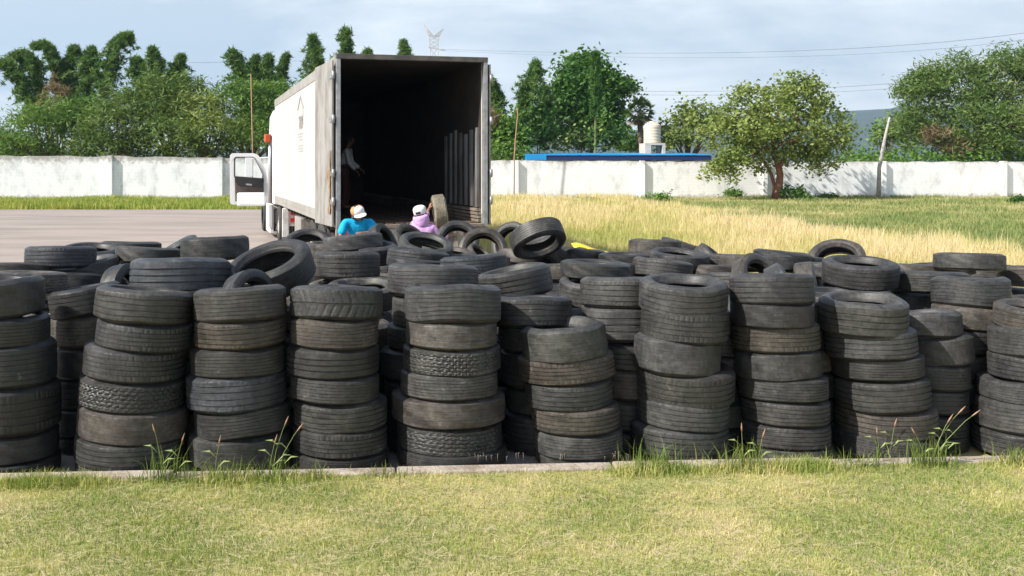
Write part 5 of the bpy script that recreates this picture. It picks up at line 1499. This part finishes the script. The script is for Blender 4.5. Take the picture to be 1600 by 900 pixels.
# ------------------------------------------------------------------ grass
def blades(X, Y, Z, h, w, seed, lean=.35, tint=None):
    """Bent tapering blades standing at X, Y, Z."""
    g = np.random.default_rng(seed); N = len(X)
    a = g.uniform(0, 2 * math.pi, N); la = g.uniform(0, 2 * math.pi, N); ln = np.abs(g.normal(0, lean, N)) * h
    B = np.stack([X, Y, Z], 1); wd = np.stack([np.cos(a), np.sin(a), np.zeros(N)], 1) * (w / 2)[:, None]
    l = np.stack([np.cos(la), np.sin(la), np.zeros(N)], 1)
    mid = B + l * (ln * .3)[:, None] + np.array([0, 0, 1]) * (h * .55)[:, None]
    tip = B + l * ln[:, None] + np.array([0, 0, 1]) * (h * np.sqrt(np.clip(1 - (ln / h) ** 2 * .5, .15, 1)))[:, None]
    V = np.stack([B - wd, B + wd, mid + wd * .75, mid - wd * .75, tip], 1).reshape(-1, 3)
    i = np.arange(N)[:, None] * 5
    Q = i + np.array([[0, 1, 2, 3]]); T_ = i + np.array([[3, 2, 4]])
    t = g.uniform(0, 1, N) if tint is None else np.clip(tint + g.uniform(-.32, .32, N), 0, 1)
    return V, Q, T_, np.repeat(t, 5)

def vnoise(x, y, seed):
    """Smooth value noise for patches."""
    g = np.random.default_rng(seed); G = g.uniform(0, 1, (256, 256))
    xi, yi = np.floor(x).astype(int), np.floor(y).astype(int); fx, fy = x - xi, y - yi
    fx, fy = fx * fx * (3 - 2 * fx), fy * fy * (3 - 2 * fy)
    s = lambda i, j: G[i % 256, j % 256]
    return (s(xi, yi) * (1 - fx) + s(xi + 1, yi) * fx) * (1 - fy) + (s(xi, yi + 1) * (1 - fx) + s(xi + 1, yi + 1) * fx) * fy

def grass(name, label, V, Q, T_, t, m):
    o = link(name, np_mesh(name, V, Q, T_, tint=t), m); tag(o, label, 'grass', kind='stuff'); return o

G_LAWN = leaf_mat('lawn_blade', (.19, .28, .062), (.44, .46, .14), (.74, .63, .34), trans=.3)
G_GOLD = leaf_mat('dry_grass', (.34, .39, .11), (.62, .55, .25), (.76, .63, .43), trans=.35)
G_GREEN = leaf_mat('field_grass', (.17, .24, .075), (.34, .35, .14), (.54, .47, .26), trans=.3)
g = np.random.default_rng(31)
# lawn in front
N = 330000
X = g.uniform(-3.6, 5.6, N); Yv = g.uniform(3.6, 6.9, N)
k = (Yv < 6.10 + .062 * (X + 2.6)) & (np.abs((X * F / Yv) + PX0 - 800) < 1050)
X, Yv = X[k], Yv[k]; N = len(X)
n1_ = vnoise(X * 1.6 + 50, Yv * 2.4 + 9, 1); n2_ = vnoise(X * 6 + 3, Yv * 7, 2); n3_ = vnoise(X * 18, Yv * 18, 3)
tt = np.clip(-.05 + .78 * n1_ + .5 * (n2_ - .5) + .35 * (n3_ - .5), 0, 1)
keep = g.uniform(0, 1, N) < (1.0 - .35 * n2_ * n1_)
X, Yv, tt, n1_, n2_ = X[keep], Yv[keep], tt[keep], n1_[keep], n2_[keep]; N = len(X)
h = (.011 + .022 * g.uniform(0, 1, N)) * (1.3 - .7 * n1_) * (.7 + .7 * n2_)
V, Q, T_, t = blades(X, Yv, np.full(N, LAWN_Z), h, g.uniform(.0022, .0042, N), 32, lean=.8, tint=tt)
grass('lawn_grass', 'short patchy green and straw coloured lawn in front of the kerb', V, Q, T_, t, G_LAWN)
# straw lying on the lawn
N = 3200
X = g.uniform(-3, 5, N); Yv = g.uniform(4.0, 6.1, N); a = g.uniform(0, 3.14, N); l = g.uniform(.03, .11, N); z = LAWN_Z + g.uniform(.012, .04, N)
d = np.stack([np.cos(a), np.sin(a), g.uniform(-.15, .15, N)], 1) * (l / 2)[:, None]; s = np.stack([-np.sin(a), np.cos(a), np.zeros(N)], 1) * .0016
P = np.stack([X, Yv, z], 1)
V = np.stack([P - d - s, P - d + s, P + d + s, P + d - s], 1).reshape(-1, 3)
o = link('cut_straw', np_mesh('cut_straw', V, np.arange(4 * N).reshape(-1, 4), tint=np.repeat(g.uniform(.5, 1, N), 4)), leaf_mat('straw', (.38, .32, .16), (.55, .47, .27), (.70, .62, .42)))
tag(o, 'pale cut straw strewn over the lawn', 'straw', kind='stuff')
# rough fringe along the kerb
N = 26000
X = g.uniform(-3.6, 5.6, N); fr_ = vnoise(X * 1.8 + 7, X * 0 + 2, 5); fr2 = vnoise(X * 7, X * 0 + 5, 6)
Yv = 6.10 + .062 * (X + 2.6) - np.abs(g.normal(0, .07, N)) - .005
k = g.uniform(0, 1, N) < np.clip(fr_ * 2.4 - 1.0, .05, 1)
X, Yv, fr_, fr2 = X[k], Yv[k], fr_[k], fr2[k]; N = len(X)
h = (.025 + .075 * g.uniform(0, 1, N) ** 1.5) * (.5 + .9 * fr_)
V, Q, T_, t = blades(X, Yv, np.full(N, LAWN_Z), h, g.uniform(.003, .0055, N), 33, lean=.6, tint=.15 + .5 * fr2)
grass('kerb_grass', 'rough uncut grass fringing the kerb', V, Q, T_, t, G_LAWN)

# the dry field behind, golden near, green far
N = 250000
Yv = 12.6 + (62 - 12.6) * g.uniform(0, 1, N) ** 1.6; pxs = g.uniform(735, 1760, N)
X = (pxs - PX0) * Yv / F
py = PY0 + F * EYE / Yv
lim = np.interp(pxs, [700, 765, 1000, 1100, 1200, 1350, 1450, 1600, 1760], [300, 300, 312, 328, 340, 356, 364, 378, 385])
k = (X > 1.55 + .018 * (Yv - 13)) & (Yv < 57.5 + (X + 25) * .075 - .1)
edge = py - lim - np.interp(pxs, [1000, 1300, 1600], [10, 20, 34]) + (vnoise(X * .5, Yv * .4, 8) - .5) * 34 + (vnoise(X * 1.7, Yv * .9, 18) - .5) * 26
gold = k & (edge > 0) & (Yv > np.where(pxs < 1250, 12.6, 11.2))
Xg, Yg, pg = X[gold], Yv[gold], pxs[gold]; n = len(Xg)
pn = .6 * vnoise(Xg * .55, Yg * .3, 12) + .4 * vnoise(Xg * 1.4, Yg * .8, 22); pn2 = vnoise(Xg * 2.5, Yg * 1.5, 13)
h = (.20 + .32 * g.uniform(0, 1, n)) * (.55 + .7 * pn) * np.where(g.uniform(0, 1, n) < .06, 1.45, 1)
V, Q, T_, t = blades(Xg, Yg, np.zeros(n), h, .006 + .00042 * Yg, 34, lean=.28, tint=np.clip(-.1 + 1.15 * pn + .35 * (pn2 - .5) + .15 * (edge[gold] < 40), 0, 1))
grass('dry_field_grass', 'tall golden dry grass filling the field right of the truck', V, Q, T_, t, G_GOLD)
gr = k & (edge <= 0)
Xg, Yg = X[gr], Yv[gr]; n = len(Xg)
pn = vnoise(Xg * .45, Yg * .35, 14); pn2 = vnoise(Xg * 1.6, Yg * .9, 15)
kk = g.uniform(0, 1, n) < np.clip(1.45 - 1.3 * pn2 * np.interp((Xg / Yg * F + PX0), [1000, 1400, 1700], [.3, .8, 1.6]), .05, 1)
Xg, Yg, pn, pn2 = Xg[kk], Yg[kk], pn[kk], pn2[kk]; n = len(Xg)
h = (.06 + .16 * g.uniform(0, 1, n)) * (.4 + 1.2 * pn)
V, Q, T_, t = blades(Xg, Yg, np.zeros(n), h, .010 + .0005 * Yg, 35, lean=.5, tint=np.clip(-.05 + .75 * (1 - pn) + .6 * (pn2 - .4), 0, 1))
grass('green_field_grass', 'low green weeds and grass before the right wall', V, Q, T_, t, G_GREEN)
# extra green blades where dense weeds grow
# verge on the left
N = 42000
pxs = g.uniform(-120, 460, N); Yv = g.uniform(44.4, 57, N); X = (pxs - PX0) * Yv / F
k = Yv < 57.5 + (X + 25) * .075
X, Yv = X[k], Yv[k]; n = len(X); pn = vnoise(X * .8, Yv * .5, 16); pn2 = vnoise(X * 2.2, Yv, 17)
h = (.12 + .28 * g.uniform(0, 1, n)) * (.45 + .9 * pn)
V, Q, T_, t = blades(X, Yv, np.zeros(n), h, np.full(n, .035), 36, lean=.35, tint=np.clip(.05 + .6 * pn2, 0, 1))
grass('verge_grass', 'yellow-green verge grass along the left wall', V, Q, T_, t, leaf_mat('verge_blade', (.18, .27, .05), (.38, .42, .09), (.58, .52, .2), trans=.3))
b = MB(); b.add([(-60, 44.705, -.002), (2.2, 44.705, -.002), (3.4, 60, -.002), (-60, 55.2, -.002)], [(0, 1, 2, 3)])
o = b.build('verge', mat('verge_soil', (.20, .18, .07), .95, noise=(.8, (.10, .13, .03), .9))); tag(o, kind='structure')

# weeds growing at the kerb, each a plant of its own
def kerb_weed(px, label, seed, nbl=60, spread=.10, h=.22, stems=(), yoff=-.03, tintc=.25, on_kerb=False):
    u = (px - PX0) / F
    Y_ = (6.10 + .062 * 2.6 + yoff) / (1 - .062 * u); X_ = u * Y_
    o = empty('weed_tuft', (X_, Y_, LAWN_Z)); tag(o, label, 'weed', 'weeds growing along the kerb')
    q = np.random.default_rng(seed)
    x, y = q.normal(0, spread * .5, nbl), q.normal(0, spread * .22, nbl)
    hh = h * q.uniform(.35, 1, nbl)
    V, Q, T_, t = blades(x, y, np.zeros(nbl), hh, q.uniform(.004, .008, nbl), seed, lean=.55, tint=np.full(nbl, tintc))
    link('blade_clump', np_mesh('blade_clump', V, Q, T_, tint=t), leaf_mat('weed_blade', (.10, .17, .035), (.20, .26, .06), (.42, .38, .15), trans=.35), o)
    if stems:
        st, hd = MB(), MB()
        for (dx, top, lean_) in stems:
            p = [Vector((dx, 0, 0)), Vector((dx + lean_ * .3, -.02, top * .5)), Vector((dx + lean_ * .75, -.03, top * .85)), Vector((dx + lean_, -.04, top))]
            st.tube(p, [.0026, .0022, .0018, .0012], 5)
            d = (p[3] - p[2]).normalized()
            hd.tube([p[3] - d * .035, p[3], p[3] + d * .04], [.003, .0055, .0012], 6)
            for lv in (.3, .55):
                b0 = p[0].lerp(p[3], lv); e = b0 + Vector((.10 * (1 if lv < .4 else -1), 0, .05))
                st.add([b0, b0.lerp(e, .5) + Vector((0, .005, .03)), e, b0.lerp(e, .5) + Vector((0, -.005, .02))], [(0, 1, 2, 3)])
        st.build('stem', mat('weed_stem', (.20, .25, .08), .6), o)
        hd.build('seed_head', mat('seed_head', (.36, .22, .14), .8), o)
kerb_weed(262, 'weed tuft with one tall seed head before the second front stack', 51, 70, .16, .28, [(-.03, .36, -.05), (.05, .30, .06)])
kerb_weed(345, 'dense low green tuft before the third front stack', 52, 130, .30, .17, [(-.04, .28, .04)])
kerb_weed(425, 'weed with two long slanting stems left of the fourth front stack', 53, 70, .16, .2, [(.0, .40, .10), (.03, .36, .16), (-.02, .28, .05)])
kerb_weed(492, 'small grass sprig before the fourth front stack', 54, 26, .08, .15)
kerb_weed(1022, 'bushy grass tuft before the seventh front stack', 55, 110, .16, .26, tintc=.35)
kerb_weed(1160, 'grass tuft with upright stems between seventh and eighth stacks', 56, 130, .24, .24, [(.0, .30, -.02), (.1, .26, .03)], tintc=.4)
kerb_weed(1390, 'thin weed sprig before the ninth front stack', 57, 26, .12, .2, [(0, .26, .02), (-.08, .2, -.03)], yoff=.16)
kerb_weed(1452, 'tall weed with three pink seed heads right of the ninth stack', 58, 110, .18, .24, [(.0, .40, .20), (.03, .38, .27), (.02, .34, .10), (-.03, .25, -.1)], tintc=.3)
kerb_weed(1585, 'yellow grass tuft at the kerb by the right edge', 59, 80, .16, .2, tintc=.45)
kerb_weed(215, 'tiny weed before the second front stack', 60, 20, .06, .1)
kerb_weed(600, 'low dry tuft before the gap of fourth and fifth stacks', 61, 70, .26, .11, tintc=.5)
kerb_weed(1345, 'wide low grass patch before the ninth front stack', 62, 130, .36, .15, tintc=.4)
# tiny dried flowers behind the kerb
st = MB(); hd = MB(); q = random.Random(8)
for i in range(44):
    px = q.choice([q.uniform(805, 985), q.uniform(805, 985), q.uniform(720, 800)]); u = (px - PX0) / F
    Y_ = (6.10 + .062 * 2.6 + .16 + q.uniform(0, .04)) / (1 - .062 * u); X_ = u * Y_; hh = q.uniform(.02, .06)
    st.tube([(X_, Y_, 0), (X_ + q.uniform(-.01, .01), Y_, hh)], .0012, 4)
    hd.lathe([(0, -.004), (.004, 0), (0, .005)], 6, Matrix.Translation((X_, Y_, hh)))
    st.v += []; 
fl = st
n0 = len(fl.v); fl.v += hd.v; fl.f += [tuple(i + n0 for i in f) for f in hd.f]; fl.sm += hd.sm
o = fl.build('dried_flowers', mat('dried_flower', (.24, .20, .16), .9)); tag(o, 'row of tiny dried flowers along the kerb', 'flowers', kind='stuff')

# the yellow sheet and the teal scrap in the heap
c = at(926, 11.3, 396)
m_ = MB(); vs = []
for j in range(2):
    for i in range(9):
        t = i / 8; vs.append((c.x - .24 + .50 * t, c.y + .22 * j - .1, c.z + .085 - .13 * t + .012 * math.sin(t * 7) + (.02 if 0 < i < 8 else 0) + .03 * j))
vs += [(x, y, z - .015) for x, y, z in vs]
fs = [(i, i+1, i+10, i+9) for i in range(8)] + [(i+27, i+28, i+19, i+18) for i in range(8)] + [(i, i+18, i+19, i+1) for i in range(8)] + [(i+9, i+10, i+28, i+27) for i in range(8)] + [(0, 9, 27, 18), (8, 26, 35, 17)]
m_.add(vs, fs, True); o = m_.build('plastic_sheet', mat('yellow_plastic', (.85, .62, .02), .4)); tag(o, 'bright yellow bent plastic sheet lying on the tyres', 'plastic sheet')
c = at(1156, 10.3, 419)
m_ = MB(); q = random.Random(2); n = 6
vs = [(c.x + (i / n - .5) * .10 + .02 * math.sin(j * 2 + i), c.y - .05 + .03 * math.sin(i * 2.2 + j), c.z + (j / n - .5) * .22 + .02 * math.sin(i)) for j in range(n + 1) for i in range(n + 1)]
vs2 = [(x, y + .008, z) for x, y, z in vs]; k = (n + 1) ** 2
fs = [(j*(n+1)+i, j*(n+1)+i+1, (j+1)*(n+1)+i+1, (j+1)*(n+1)+i) for j in range(n) for i in range(n)]
m_.add(vs + vs2, fs + [tuple(a + k for a in reversed(f)) for f in fs], True)
o = m_.build('cloth_scrap', mat('teal_cloth', (.05, .27, .22), .85, noise=(20, (.03, .15, .13), .8))); tag(o, 'teal cloth scrap stuck beside an upright tyre', 'cloth scrap')

# ------------------------------------------------------------------ air
b = MB().box((-2600, -260, -3), (3200, 3300, 420))
m = bpy.data.materials.new('haze_air'); m.use_nodes = True
N, L = m.node_tree.nodes, m.node_tree.links; N.clear()
mo_ = N.new('ShaderNodeOutputMaterial'); vp = N.new('ShaderNodeVolumePrincipled')
vp.inputs['Color'].default_value = (.50, .72, 1.0, 1); vp.inputs['Density'].default_value = .0002; vp.inputs['Anisotropy'].default_value = .2
L.new(vp.outputs[0], mo_.inputs['Volume'])
o = b.build('haze', m); tag(o, 'thin blue haze between here and the hills', 'haze', kind='stuff')
